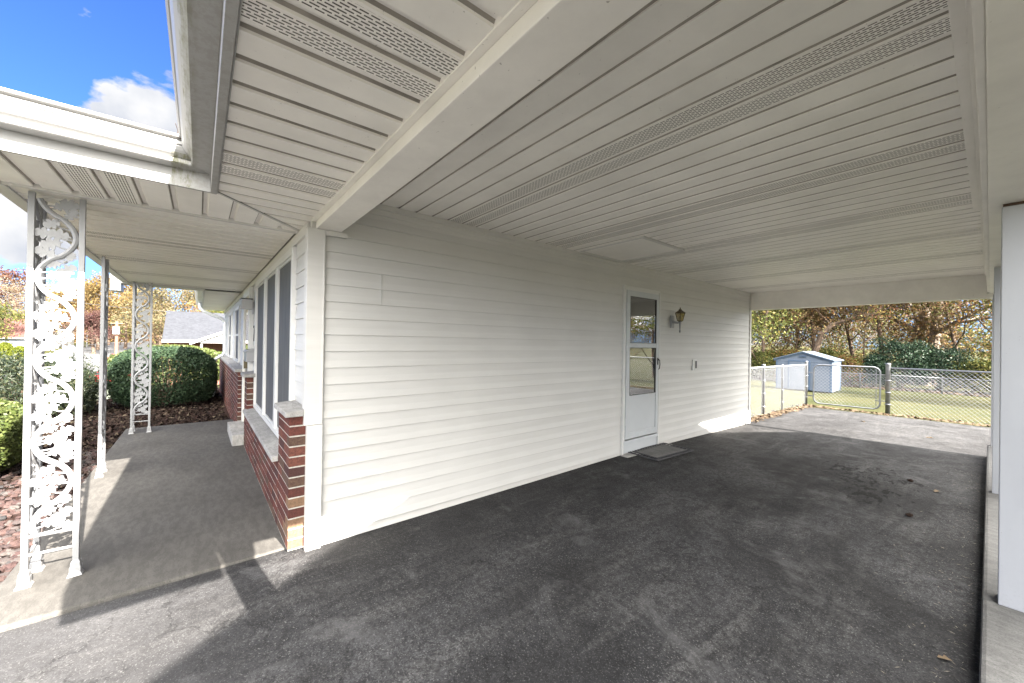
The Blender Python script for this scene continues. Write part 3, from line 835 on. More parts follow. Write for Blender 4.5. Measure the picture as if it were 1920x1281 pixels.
# fascias and gutters
GP = [(0, 2.555), (0, 2.420), (0.078, 2.420), (0.085, 2.425), (0.086, 2.442), (0.072, 2.446), (0.072, 2.451), (0.083, 2.454), (0.096, 2.463), (0.113, 2.480), (0.122, 2.497), (0.121, 2.501), (0.106, 2.504), (0.106, 2.508), (0.119, 2.510), (0.119, 2.527), (0.102, 2.530), (0.102, 2.539), (0.130, 2.541), (0.137, 2.548), (0.131, 2.556), (0.118, 2.558), (0.100, 2.548), (0.098, 2.505), (0.070, 2.470), (0.066, 2.430), (0.006, 2.430), (0.006, 2.555)]
b = MB()
b.sweep([(-0.662 - o, z) for o, z in GP], 'x', lambda a, c: 0.232 - (a + 0.662) if a > -0.8 else 0.232, 3.50, False)
g1 = tag(b.build('gutter', 'gutter_white', house), 'grimy white gutter along the carport eave')
b = MB()
b.sweep([(0.222 + o, z) for o, z in GP], 'y', -1.78, lambda a, c: -0.662 - (a - 0.222), False)
g2 = tag(b.build('gutter', 'gutter_white', house), 'bright white gutter along the open end of the porch')
b = MB(); b.box(0.20, 3.47, -0.661, -0.632, SOF - 0.012, 2.56); b.box(0.215, 3.47, -0.6316, -0.626, SOF - 0.006, SOF + 0.02)
b.build('fascia', 'gutter_white', house, bevel=0.002)
b = MB(); b.box(0.202, 0.221, -1.78, -0.6615, SOF - 0.012, 2.56)
b.build('fascia', 'gutter_white', house, bevel=0.002)
# hardware, straps and bits of debris in the gutter corner
b = MB(); r_ = random.Random(3)
for k in range(14):
    a = Vector((0.33 + r_.uniform(-0.03, 0.03), -0.79 + r_.uniform(-0.02, 0.02), 2.545 + r_.uniform(-0.01, 0.01)))
    b.tube([a, a + Vector((r_.uniform(-0.05, 0.05), r_.uniform(-0.06, 0.03), r_.uniform(-0.02, 0.04)))], 0.0015, 4)
b.build('debris', 'rust', g2)
# far gutter, its fascia and the downspout
b = MB()
b.sweep([(-0.662 - o, z) for o, z in GP], 'x', -11.95, -5.90, True)
b.build('gutter', 'downspout_paint', house)
b = MB(); b.box(-11.95, -5.76, -0.661, -0.632, SOF - 0.012, 2.56); b.build('fascia', 'white_trim', house)
b = MB(); b.box(-5.76, -5.45, -1.78, -1.66, 2.20, 2.50); b.box(-5.78, -5.45, -1.6598, -0.632, SOF - 0.012, 2.56); b.build('fascia', 'white_trim', house)
b = MB()
def rect_pipe(b, pts, w=0.04, h=0.03): b.tube(pts, [w] * len(pts), 8)
rect_pipe(b, [(-10.05, -0.70, 2.42), (-10.05, -0.70, 2.30), (-10.05, -0.62, 2.20), (-10.05, -0.24, 2.02), (-10.05, -0.16, 1.93), (-10.05, -0.16, 1.12), (-10.05, -0.20, 1.03), (-10.05, -0.36, 0.92), (-10.05, -0.38, 0.84), (-10.05, -0.38, 0.02), (-10.05, -0.42, -0.08)])
b.build('downspout', 'downspout_paint', house)

# roofs
b = MB()
ZR, EV = 2.567, -0.70
def gable_x(b, x0, x1, y0, y1, z, rise, th=0.09):
    ym = (y0 + y1) / 2
    b.prism([(y0, z), (ym, z + rise), (y1, z), (y1, z - 0.02), (ym, z + rise - th), (y0, z - 0.02)], x0, x1, 'x')
gable_x(b, -12.2, 3.55, -0.70, 8.70, ZR, 1.55)
ym = -2.6
b.prism([(0.26, ZR + 0.01), (-2.62, ZR + 0.98), (-5.80, ZR + 0.01), (-5.80, ZR - 0.01), (-2.62, ZR + 0.90), (0.26, ZR - 0.01)], -1.80, -0.02, 'y')
tag(b.build('roof', 'roof_shingles', house), 'grey shingle roof above the carport and porch')
b = MB()   # attic closures
b.prism([(-0.63, 2.575), (4.0, 4.0), (8.6, 2.575)], 3.40, 3.46, 'x')
b.prism([(-0.63, 2.575), (4.0, 4.0), (8.6, 2.575)], -12.0, -11.95, 'x')
b.prism([(0.19, 2.575), (-2.62, 3.42), (-5.75, 2.575)], -1.64, -1.60, 'y')
b.box(-12.0, 3.46, 8.58, 8.61, 2.33, 2.57)
b.box(-0.3, 3.46, 8.082, 8.58, 2.45, 2.47)
b.box(-5.46, 0.19, -1.64, -1.601, SOF - 0.004, 2.60)
b.box(3.3602, 3.46, 0.11, 8.6, 2.33, 2.36)
b.box(3.461, 3.50, -0.63, 8.6, 2.33, 2.58)
b.box(3.30, 3.50, -0.80, -0.12, 2.10, 2.3295)
b.build('gable_wall', 'white_trim', house)
# carport ceiling deck (keeps daylight out of the attic)
b = MB(); b.box(0.12, 3.0, 0.12, 7.92, CEIL + 0.034, CEIL + 0.05); b.box(-5.4, 0.18, -1.6, -0.1, SOF + 0.05, SOF + 0.07); b.box(0.2, 3.40, -0.63, -0.06, SOF + 0.05, SOF + 0.07)
b.build('ceiling_deck', 'dark_gap', house)

# carport posts
def post(x0, x1, y0, y1, top, label):
    b = MB(); b.box(x0, x1, y0, y1, 0.116, top)
    o = b.build('carport_post', 'post_paint', house, bevel=0.004); tag(o, label)
b = MB(); b.box(3.094, 3.32, 2.668, 2.778, 2.2555, 2.2715); b.build('shim', 'rust', house)
post(3.090, 3.33, 2.66, 2.80, 2.255, 'near white carport post')
post(3.074, 3.30, 5.22, 5.32, 2.28, 'middle white carport post')
post(3.068, 3.20, 8.09, 8.20, 2.28, 'far white carport post')
post(3.10, 3.26, -0.12, 0.03, 2.279, 'front white carport post')

# storm door of the side entrance
b = MB()
b.box(0.001, 0.030, 3.628, 3.662, 0.03, 2.275); b.box(0.001, 0.030, 4.500, 4.526, 0.03, 2.262); b.box(0.001, 0.030, 3.6622, 4.4998, 2.236, 2.268)
b.box(0.001, 0.024, 3.6622, 3.690, 0.20, 2.2358); b.box(0.001, 0.024, 4.480, 4.4998, 0.20, 2.2358); b.box(0.001, 0.023, 3.6902, 4.4798, 2.215, 2.2358)
b.box(0.0302, 0.036, 3.628, 3.634, 0.03, 2.275)
ft = b.build('door_frame', 'frame_white', house, bevel=0.002)
b = MB()
b.box(-0.001, 0.010, 3.662, 4.499, 0.038, 0.165); b.box(-0.001, 0.030, 3.662, 4.499, 0.1652, 0.205)
b.build('sill_panel', 'door_paint', house, bevel=0.003)
Y0, Y1 = 3.694, 4.476
b = MB()
b.box(0.004, 0.034, Y0, Y0+0.075, 0.225, 2.212); b.box(0.004, 0.034, Y1-0.058, Y1, 0.225, 2.212)
b.box(0.004, 0.0335, Y0+0.0752, Y1-0.0582, 2.135, 2.212); b.box(0.004, 0.0335, Y0+0.0752, Y1-0.0582, 1.445, 1.505); b.box(0.004, 0.0335, Y0+0.0752, Y1-0.0582, 0.225, 0.305)
b.box(0.008, 0.024, Y0+0.0752, Y1-0.0582, 0.3052, 0.785); b.box(0.004, 0.0337, Y0+0.0752, Y1-0.0582, 0.7852, 0.800)
sd = tag(b.build('storm_door', 'door_paint', house, bevel=0.0025), 'pale grey storm door with two glass panes')
for za, zb in ((1.505, 2.135), (0.800, 1.445)):
    b = MB(); b.box(0.018, 0.021, Y0+0.084, Y1-0.067, za+0.008, zb-0.008); b.build('pane', 'door_glass', sd)
    b = MB()
    for q in ((Y0+0.0752, Y0+0.084), (Y1-0.067, Y1-0.0582)): b.box(0.012, 0.032, q[0], q[1], za, zb)
    b.box(0.012, 0.0318, Y0+0.084, Y1-0.067, za, za+0.008); b.box(0.012, 0.0318, Y0+0.084, Y1-0.067, zb-0.008, zb)
    b.build('glazing_bead', 'black_metal', sd)
b = MB(); b.box(0.034, 0.044, Y1-0.034, Y1-0.016, 1.20, 1.30); b.tube([(0.044, Y1-0.024, 1.28), (0.068, Y1-0.024, 1.27), (0.074, Y1-0.024, 1.21), (0.066, Y1-0.024, 1.15), (0.052, Y1-0.024, 1.135)], 0.0065, 8); b.box(0.044, 0.058, Y1-0.033, Y1-0.017, 1.262, 1.288)
b.build('handle', 'black_metal', sd, bevel=0.002)
for zc in (0.46, 0.98, 1.44, 1.98):
    b = MB(); b.tube([(0.038, Y0-0.004, zc-0.045), (0.038, Y0-0.004, zc+0.045)], 0.006, 8); b.build('hinge', 'aluminium_edge', sd)
# inner door and lace half curtain behind the glass
b = MB(); b.box(-0.155, -0.115, 3.656, 4.504, 0.2, 2.234)
b.box(-0.1148, -0.105, 3.76, 4.40, 1.50, 2.10); b.box(-0.1148, -0.105, 3.76, 4.02, 0.5, 1.2); b.box(-0.1148, -0.105, 4.14, 4.40, 0.5, 1.2)
idr = tag(b.build('inner_door', 'interior_wood', house, bevel=0.003), 'dark wooden inner door behind the storm door')
b = MB(); r_ = random.Random(5)
prof = [(-0.095 + 0.008*math.sin(k*1.1), 3.78 + k*0.6/40) for k in range(41)]
b.add([(a, c_, 1.52) for a, c_ in prof] + [(a, c_, 1.80 + 0.02*math.sin(i*0.8)) for i, (a, c_) in enumerate(prof)], [(i, i+1, 42+i, 41+i) for i in range(40)])
b.build('curtain', 'lace_curtain', idr)

# small electrical plate on the wall
b = MB(); b.box(0.017, 0.030, 5.520, 5.560, 1.085, 1.255); b.box(0.0305, 0.034, 5.562, 5.655, 1.095, 1.25); b.box(0.017, 0.0303, 5.5602, 5.66, 1.09, 1.253)
pl = tag(b.build('outlet_plate', 'frame_white', house, bevel=0.002), 'small white electrical plate low on the side wall')
b = MB(); b.box(0.0342, 0.037, 5.59, 5.645, 1.115, 1.235); b.build('cover', 'window_screen', pl)

# ------------------------------------------------------------------ cast iron porch columns
def oak_leaf(b, cu, cz, ang, L, to3, th=0.0035, rng=None):
    # lobed leaf outline, extruded; (cu, cz) is its centre, ang its direction in degrees
    half = [(0.00, 0.035), (0.10, 0.05), (0.16, 0.20), (0.26, 0.27), (0.34, 0.17), (0.38, 0.14), (0.45, 0.30), (0.56, 0.37), (0.66, 0.27), (0.67, 0.16), (0.74, 0.22), (0.84, 0.25), (0.93, 0.16), (1.0, 0.04)]
    pts = [(x - 0.5, y) for x, y in half] + [(x - 0.5, -y) for x, y in half[::-1]]
    ca, sa = math.cos(math.radians(ang)), math.sin(math.radians(ang))
    P = [(cu + L*(x*ca - y*sa*1.15), cz + L*(x*sa + y*ca*1.15)) for x, y in pts]
    n = len(P); cx = (cu, cz)
    vs = [to3(u, z, -th) for u, z in P] + [to3(u, z, th) for u, z in P] + [to3(cu, cz, -th*0.5), to3(cu, cz, th*0.5)]
    fs = []
    for k in range(n):
        j = (k + 1) % n
        fs += [(k, j, n + j, n + k), (j, k, 2*n), (n + k, n + j, 2*n + 1)]
    b.add(vs, fs)
def lattice(name, parent, u0, u1, z0, z1, to3, phase=0.84, flip=1):
    b = MB(); um = (u0 + u1) / 2; hw = (u1 - u0) / 2; P = 0.497
    def vine(a):
        c = math.cos(a); return math.copysign(abs(c) ** 0.72, c)
    # main vine
    pts, rad = [], []
    z = z0
    while z < z1:
        a = 2*math.pi*(z - phase)/P
        pts.append(to3(um - flip*(hw - 0.012)*vine(a), z, 0)); rad.append(0.0148)
        z += 0.022
    b.tube(pts, rad, 7)
    leaves = [(0.10, 0.015, 8, 0.075), (0.62, 0.055, 35, 0.062), (0.60, -0.040, -15, 0.066), (-0.15, 0.080, -160, 0.05),
              (-0.62, 0.150, 160, 0.070), (-0.30, 0.205, 200, 0.070), (-0.68, 0.262, 175, 0.066), (0.12, 0.262, 168, 0.072),
              (-0.30, 0.325, 215, 0.060), (0.72, 0.395, 60, 0.060), (0.30, 0.440, 20, 0.066), (0.72, 0.475, -20, 0.052), (0.72, 0.135, 70, 0.045)]
    k0 = math.floor((z0 - phase)/P) - 1
    for k in range(k0, k0 + 8):
        zb = phase + k*P
        for u, dz, ang, L in leaves:
            zz = zb + dz
            if z0 + 0.02 < zz < z1 - 0.02:
                uu = um + flip*u*hw*0.86
                aa = ang if flip > 0 else 180 - ang
                oak_leaf(b, uu, zz, aa, L*1.32, to3)
                # little stem back to the vine
                zs = zz - 0.03; va = 2*math.pi*(zs - phase)/P
                b.tube([to3(um - flip*(hw-0.012)*vine(va), zs, 0), to3((uu + um - flip*(hw-0.012)*vine(va))/2, zz - 0.022, 0), to3(uu, zz, 0)], [0.0048, 0.004, 0.003], 5)
        for u, dz in ((0.42, 0.10), (-0.05, 0.345), (0.85, 0.30), (-0.85, 0.06)):
            zz = zb + dz
            if z0 + 0.02 < zz < z1 - 0.02:
                c = (um + flip*u*hw*0.88, zz)
                b.tube([to3(c[0]-0.011, c[1], 0), to3(c[0]-0.006, c[1], 0), to3(c[0]+0.004, c[1], 0), to3(c[0]+0.011, c[1], 0)], [0.003, 0.0095, 0.0095, 0.003], 7)
    return b.build(name, 'iron_white', parent, smooth=False)
def iron_column(loc, legs, panels_, label):
    t = thing('porch_column', loc, label, 'porch column', 'ornamental iron columns of the porch')
    for lx, ly in legs:
        b = MB(); h = 0.0135
        b.box(lx-h, lx+h, ly-h, ly+h, 0.0, 2.333)
        b.sweep([(lx-0.024, ly-0.024), (lx+0.024, ly-0.024), (lx+0.024, ly+0.024), (lx-0.024, ly+0.024)], 'z', 0.0, 0.055, True)
        vs = [(lx+sx*r, ly+sy*r, z) for r, z in ((0.033, 0.001), (0.022, 0.026), (0.0205, 0.080), (0.0138, 0.095)) for sx, sy in ((-1,-1),(1,-1),(1,1),(-1,1))]
        fs = [(4*i+j, 4*i+(j+1)%4, 4*i+4+(j+1)%4, 4*i+4+j) for i in range(3) for j in range(4)]
        b.add(vs, fs)
        b.build('leg', 'iron_white', t, bevel=0.0018)
    for (ax, ay), (bx, by) in panels_:
        d = Vector((bx-ax, by-ay, 0)); L = d.length; d.normalize(); nrm = Vector((-d.y, d.x, 0)); A = Vector((ax, ay, 0))
        def to3(u, z, o, A=A, d=d, nrm=nrm): return tuple(A + d*u + nrm*o + Vector((0, 0, z)))
        lattice('lattice_panel', t, 0.0135, L-0.0135, 0.298, 2.315, to3)
        for z in (0.285, 0.178):
            b = MB(); b.tube([to3(0.0136, z, 0), to3(L-0.0136, z, 0)], 0.0085, 4); b.build('rung', 'iron_white', t)
    return t
iron_column((-0.518, -1.481, 0), [(0, 0), (0.003, 0.205), (-0.205, 0.003)], [((0, 0), (0.003, 0.205)), ((0, 0), (-0.205, 0.003))], 'sunlit white cast iron oak leaf column at the near corner of the porch')
iron_column((-2.86, -1.50, 0), [(0, 0), (-0.21, 0)], [((0, 0), (-0.21, 0))], 'flat white iron column seen edge-on, middle of the porch front')
iron_column((-5.22, -1.49, 0), [(0, 0), (0, 0.20), (-0.20, 0)], [((0, 0), (0, 0.20)), ((0, 0), (-0.20, 0))], 'far corner oak leaf iron column of the porch, in front of the round dark bush')

# ------------------------------------------------------------------ wall lantern, mailbox, porch light, number, mats
t = thing('wall_lantern', (0.018, 4.865, 1.84), 'aged brass and white carriage lantern on the wall right of the side door', 'wall lamp')
b = MB(); b.sweep([(-0.05 + (0 if abs(s) < 1 else 0), 0)], 'y', 0, 0) if False else None
b.box(0.0, 0.012, -0.052, 0.052, -0.095, 0.095); b.box(0.0122, 0.022, -0.038, 0.038, -0.078, 0.078)
b.build('wall_plate', 'iron_white', t, bevel=0.004)
b = MB(); b.tube([(0.022, 0, 0.0), (0.055, 0, -0.012), (0.09, 0, -0.02), (0.125, 0, -0.012), (0.130, 0, 0.0)], [0.020, 0.018, 0.013, 0.010, 0.010], 10); b.tube([(0.02, 0, 0), (0.035, 0, 0)], [0.034, 0.022], 12)
b.build('arm', 'iron_white', t, smooth=True)
cx = 0.130
b = MB(); b.tube([(cx, 0, 0.0), (cx, 0, -0.01), (cx, 0, -0.05), (cx, 0, -0.125), (cx, 0, -0.13), (cx, 0, -0.145), (cx, 0, -0.155), (cx, 0, -0.168)], [0.024, 0.019, 0.014, 0.009, 0.016, 0.012, 0.014, 0.002], 12); b.build('finial', 'iron_white', t, smooth=True)
b = MB(); n = 6
def ring(r, z): return [(cx + r*math.cos(2*math.pi*k/n), r*math.sin(2*math.pi*k/n), z) for k in range(n)]
lo_, hi_ = ring(0.042, 0.010), ring(0.076, 0.125)
for k in range(n): b.tube([lo_[k], hi_[k]], 0.0035, 5)
b.tube(lo_ + [lo_[0]], 0.004, 5); b.tube(hi_ + [hi_[0]], 0.005, 5)
b.tube([(cx, 0, -0.002), (cx, 0, 0.010)], [0.024, 0.044], 12)
b.tube([(cx, 0, 0.125), (cx, 0, 0.132), (cx, 0, 0.165), (cx, 0, 0.176), (cx, 0, 0.180)], [0.084, 0.078, 0.030, 0.020, 0.026], 6)
b.tube([(cx, 0, 0.180), (cx, 0, 0.190), (cx, 0, 0.20), (cx, 0, 0.213)], [0.010, 0.006, 0.010, 0.001], 8)
b.build('cage', 'brass', t)
b = MB(); lo2, hi2 = ring(0.0405, 0.012), ring(0.0745, 0.123)
b.add(lo2 + hi2, [(k, (k+1) % n, n + (k+1) % n, n + k) for k in range(n)]); b.build('pane', 'lamp_glass', t)
b = MB(); b.tube([(cx, 0, 0.01), (cx, 0, 0.045), (cx, 0, 0.06), (cx, 0, 0.085), (cx, 0, 0.10)], [0.010, 0.010, 0.022, 0.024, 0.004], 10); b.build('bulb', 'lace_curtain', t, smooth=True)

t = thing('mailbox', (-3.40, -0.105, 1.17), 'small white metal mailbox on the front wall beside the door', 'mailbox')
b = MB(); b.box(-0.17, 0.17, -0.10, 0.0, 0.0, 0.14); b.build('box', 'iron_white', t, bevel=0.006)
b = MB(); b.sweep([(-0.112, 0.125), (-0.112, 0.142), (-0.09, 0.160), (0.0, 0.178), (0.0, 0.1405), (-0.1005, 0.1405)], 'x', -0.178, 0.178, True); b.build('lid', 'iron_white', t)
t = thing('porch_light', (-3.50, -0.105, 1.90), 'white boxy porch light above the black numeral on the front wall', 'wall lamp')
b = MB(); b.box(-0.05, 0.05, -0.02, 0.0, -0.07, 0.10); b.build('wall_plate', 'iron_white', t)
b = MB(); b.prism([(-0.06, 0.0), (0.06, 0.0), (0.085, 0.13), (-0.085, 0.13)], -0.15, -0.021, 'y'); b.build('shade', 'white_sign', t)
b = MB(); b.box(-0.09, 0.09, -0.155, -0.02, 0.1305, 0.145); b.build('cap', 'black_metal', t)
t = MB(); t.box(-0.075, 0.055, -0.012, 0.0, 0.085, 0.115); t.prism([(0.025, 0.084), (0.055, 0.084), (-0.005, -0.10), (-0.040, -0.10)], -0.012, 0.0, 'y')
o = t.build('house_number', 'black_metal'); o.location = (-3.30, -0.108, 1.55); tag(o, 'black metal numeral on the front wall under the porch light', 'house number')

# door mat: woven centre, openwork rubber border
t = thing('door_mat', (0.245, 4.215, 0.033), 'worn grey rubber door mat with an openwork border at the side door', 'door mat', rz=math.radians(-3))
b = MB(); b.box(-0.17, 0.16, -0.33, 0.33, 0.002, 0.012); b.build('carpet_inlay', 'curb_concrete', t, bevel=0.002)
b = MB()
X0, X1, Ya, Yb = -0.24, 0.23, -0.43, 0.43
for q in ((X0, X0+0.012, Ya, Yb), (X1-0.012, X1, Ya, Yb), (X0+0.0122, X1-0.0122, Ya, Ya+0.012), (X0+0.0122, X1-0.0122, Yb-0.012, Yb), (-0.185, -0.1702, -0.345, 0.345), (0.1602, 0.175, -0.345, 0.345), (-0.17, 0.16, -0.345, -0.3302), (-0.17, 0.16, 0.3302, 0.345)):
    b.box(q[0], q[1], q[2], q[3], 0.001, 0.013)
for k in range(15):
    y = Ya + 0.03 + k*0.057
    for xa, xb in ((X0+0.012, -0.185), (0.175, X1-0.012)): b.tube([(xa, y, 0.007), ((xa+xb)/2, y+0.014, 0.007), (xb, y, 0.007)], 0.005, 4); b.tube([(xa, y+0.03, 0.007), (xb, y+0.02, 0.007)], 0.004, 4)
for k in range(8):
    x = X0 + 0.045 + k*0.054
    for ya, yb in ((Ya+0.012, -0.345), (0.345, Yb-0.012)): b.tube([(x, ya, 0.007), (x+0.012, (ya+yb)/2, 0.007), (x, yb, 0.007)], 0.005, 4)
b.build('border', 'rubber_foot', t)

# ------------------------------------------------------------------ chain link fences
def mesh_wires(b, L, zlo, zhi, to3, d=0.072, r=0.0022, m=0):
    H = zhi - zlo; n = int((L + H) / d) + 2
    for k in range(n):
        for s in (1, -1):
            # line u = c + s*(z - zlo)
            c = k*d - (H if s > 0 else 0)
            pts = []
            ua, ub = (c, c + H) if s > 0 else (k*d, k*d - H)
            za, zb = zlo, zhi
            # clip to 0..L
            def clip(ua, za, ub, zb):
                lo, hi = 0.0, 1.0
                du = ub - ua
                for bound, sign in ((0.0, 1), (L, -1)):
                    # sign*(ua + t*du - bound) >= 0
                    p_ = sign*du; q_ = sign*(ua - bound)
                    if abs(p_) < 1e-9:
                        if q_ < 0: return None
                    else:
                        t_ = -q_/p_
                        if p_ > 0: lo = max(lo, t_)
                        else: hi = min(hi, t_)
                if hi - lo < 1e-3: return None
                return lo, hi
            rr = clip(ua, za, ub, zb)
            if rr is None: continue
            lo, hi = rr
            p = to3(ua + lo*(ub-ua), za + lo*(zb-za), 0.002*s); q = to3(ua + hi*(ub-ua), za + hi*(zb-za), 0.002*s)
            b.tube([p, q], r, 3, m, caps=False)
def fence(name, pts, h, label, group=None, d=0.072, r=0.0022, post_r=0.024, posts=None, rail=True, gx=None):
    t = thing(name, (pts[0][0], pts[0][1], ground(*pts[0])), label, 'fence', group)
    O = Vector(t.location)
    for (a, c) in zip(pts, pts[1:]):
        A = Vector((a[0], a[1], ground(*a))) - O; B = Vector((c[0], c[1], ground(*c))) - O
        L = Vector((B.x-A.x, B.y-A.y)).length; D = (B - A) / L; nrm = Vector((-D.y, D.x, 0)).normalized()
        def to3(u, z, o, A=A, D=D, nrm=nrm): return A + D*u + Vector((0, 0, z)) + nrm*o
        b = MB(); mesh_wires(b, L, 0.03, h - 0.03, to3, d, r)
        b.build('chain_mesh', 'galvanised_bright', t)
        if rail:
            b = MB(); b.tube([to3(0, h-0.02, 0), to3(L, h-0.02, 0)], 0.019, 8); b.build('top_rail', 'galvanised_bright', t, smooth=True)
    for (px_, py_, pr_, ph_) in posts:
        g = ground(px_, py_)
        b = MB(); p = Vector((px_, py_, g)) - O
        b.tube([p, p + Vector((0, 0, ph_)), p + Vector((0, 0, ph_+0.02)), p + Vector((0, 0, ph_+0.035))], [pr_, pr_, pr_*1.15, pr_*0.4], 10)
        for zz in (0.25, 0.55, 0.85):
            if zz < ph_: b.tube([p + Vector((0, 0, zz)), p + Vector((0, 0, zz+0.025))], pr_*1.25, 10)
        b.build('post', 'galvanised', t, smooth=True)
    return t
fence('chain_link_fence', [(-0.22, 7.98), (-0.20, 12.62)], 1.19, 'short chain link fence run between the house corner and the gate', posts=[(-0.22, 9.40, 0.036, 1.20), (-0.21, 10.65, 0.022, 1.17), (-0.20, 12.62, 0.036, 1.24)], r=0.0015)
fence('chain_link_fence', [(1.50, 12.82), (9.0, 12.82)], 1.20, 'chain link fence to the right of the gate post', posts=[(1.44, 12.82, 0.048, 1.27), (4.5, 12.82, 0.024, 1.2), (7.5, 12.82, 0.024, 1.2)], d=0.085, r=0.0028)
fence('chain_link_fence', [(-14, 35), (-3.6, 35), (1.2, 35), (6, 35), (12, 35)], 1.02, 'distant chain link fence along the back of the lawn', posts=[(-11, 35, 0.03, 1.02), (-7.4, 35, 0.03, 1.02), (-3.75, 35, 0.035, 1.02), (-2.62, 35, 0.05, 1.02), (1.2, 35, 0.045, 1.02), (4.2, 35, 0.03, 1.02), (8, 35, 0.03, 1.02)], d=0.16, r=0.004)
# gate
g0 = ground(-0.1, 12.85)
t = thing('chain_link_gate', (-0.10, 12.74, g0), 'galvanised chain link gate with rounded frame corners, closed', 'gate')
b = MB(); A = Vector((0.04, 0, 0.12)); L, H, R = 1.36, 1.07, 0.14
fr = []
for (cx_, cz_, a0) in ((L-R, R, -90), (L-R, H-R, 0), (R, H-R, 90), (R, R, 180)):
    for k in range(7):
        a = math.radians(a0 + k*15); fr.append(A + Vector((cx_ + R*math.cos(a), 0.05*(cx_ + R*math.cos(a))/L, cz_ + R*math.sin(a))))
fr.append(fr[0]); b.tube(fr, 0.019, 8, caps=False); b.build('gate_frame', 'galvanised', t, smooth=True)
b = MB(); mesh_wires(b, L-0.06, 0.04, H-0.04, lambda u, z, o: A + Vector((u+0.03, o+0.05*(u/L), z)), 0.085, 0.0028); b.build('chain_mesh', 'galvanised_bright', t)
b = MB(); b.tube([A + Vector((L-0.075, 0.05, 0.06)), A + Vector((L-0.075, 0.05, H-0.03))], 0.007, 6); b.build('tension_bar', 'galvanised', t)
b = MB(); b.box(L-0.05, L+0.14, 0.035, 0.06, 0.33, 0.35); b.box(L+0.02, L+0.05, 0.02, 0.08, 0.30, 0.40); b.build('latch', 'galvanised', t)
for z in (0.30, 0.95):
    b = MB(); b.box(-0.08, 0.06, -0.015, 0.015, z, z+0.03); b.build('hinge', 'galvanised', t)

# ------------------------------------------------------------------ shed
sg = -0.98
t = thing('garden_shed', (-3.65, 26.0, sg), 'pale blue garden shed with a shallow gable and dark blue trim behind the gate', 'shed')
b = MB(); W2, Dp, EH, RH = 1.30, 2.0, 1.76, 2.17
prof = []
b.box(-W2, W2, 0.02, Dp, 0.05, EH)
b.prism([(-W2, EH), (W2, EH), (0, RH)], 0.02, Dp, 'y')
for k in range(11):
    z = 0.06 + k*0.157
    b.box(-W2+0.02, W2-0.02, 0.0, 0.0198, z, z+0.145)
    b.box(W2+0.0005, W2+0.015, 0.03, Dp-0.03, z, z+0.145)
b.build('wall', 'shed_blue', t)
b = MB()
for s in (-1, 1): b.prism([(0, RH+0.035), (s*(W2+0.14), EH-0.02), (s*(W2+0.14), EH+0.03), (0, RH+0.085)], -0.10, Dp+0.1, 'y')
b.build('roof', 'shed_roof', t)
b = MB()
for s in (-1, 1):
    b.box(s*(W2-0.045)-0.045, s*(W2-0.045)+0.045, -0.02, -0.0005, 0.05, EH-0.01)
    b.prism([(0, RH-0.04), (s*(W2+0.10), EH-0.10), (s*(W2+0.10), EH-0.03), (0, RH+0.034)], -0.035, -0.021, 'y')
b.build('trim', 'shed_trim', t)
b = MB(); b.box(W2+0.0155, W2+0.03, 0.0, 0.09, 0.05, EH-0.02); b.build('corner_trim', 'shed_trim', t)
b = MB(); b.box(W2+0.0155, W2+0.03, Dp-0.09, Dp, 0.05, EH-0.02); b.build('corner_trim', 'shed_trim', t)
b = MB(); b.box(-0.46, 0.46, -0.03, -0.0212, 0.10, 1.66); d = b.build('door', 'shed_blue', t); d.location.x = -0.16
b = MB(); b.box(-0.53, -0.461, -0.045, -0.0212, 0.08, 1.73); b.box(0.461, 0.53, -0.045, -0.0212, 0.08, 1.73); b.box(-0.4608, 0.4608, -0.044, -0.0212, 1.661, 1.73); b.build('door_frame', 'shed_trim', d)
b = MB(); b.box(0.36, 0.40, -0.06, -0.031, 0.82, 0.98); b.build('handle', 'black_metal', d)
b = MB()
for k in range(4): b.box(-0.17, 0.17, -0.03, -0.0005, RH-0.26+k*0.03, RH-0.242+k*0.03)
b.build('gable_vent', 'shed_trim', t)

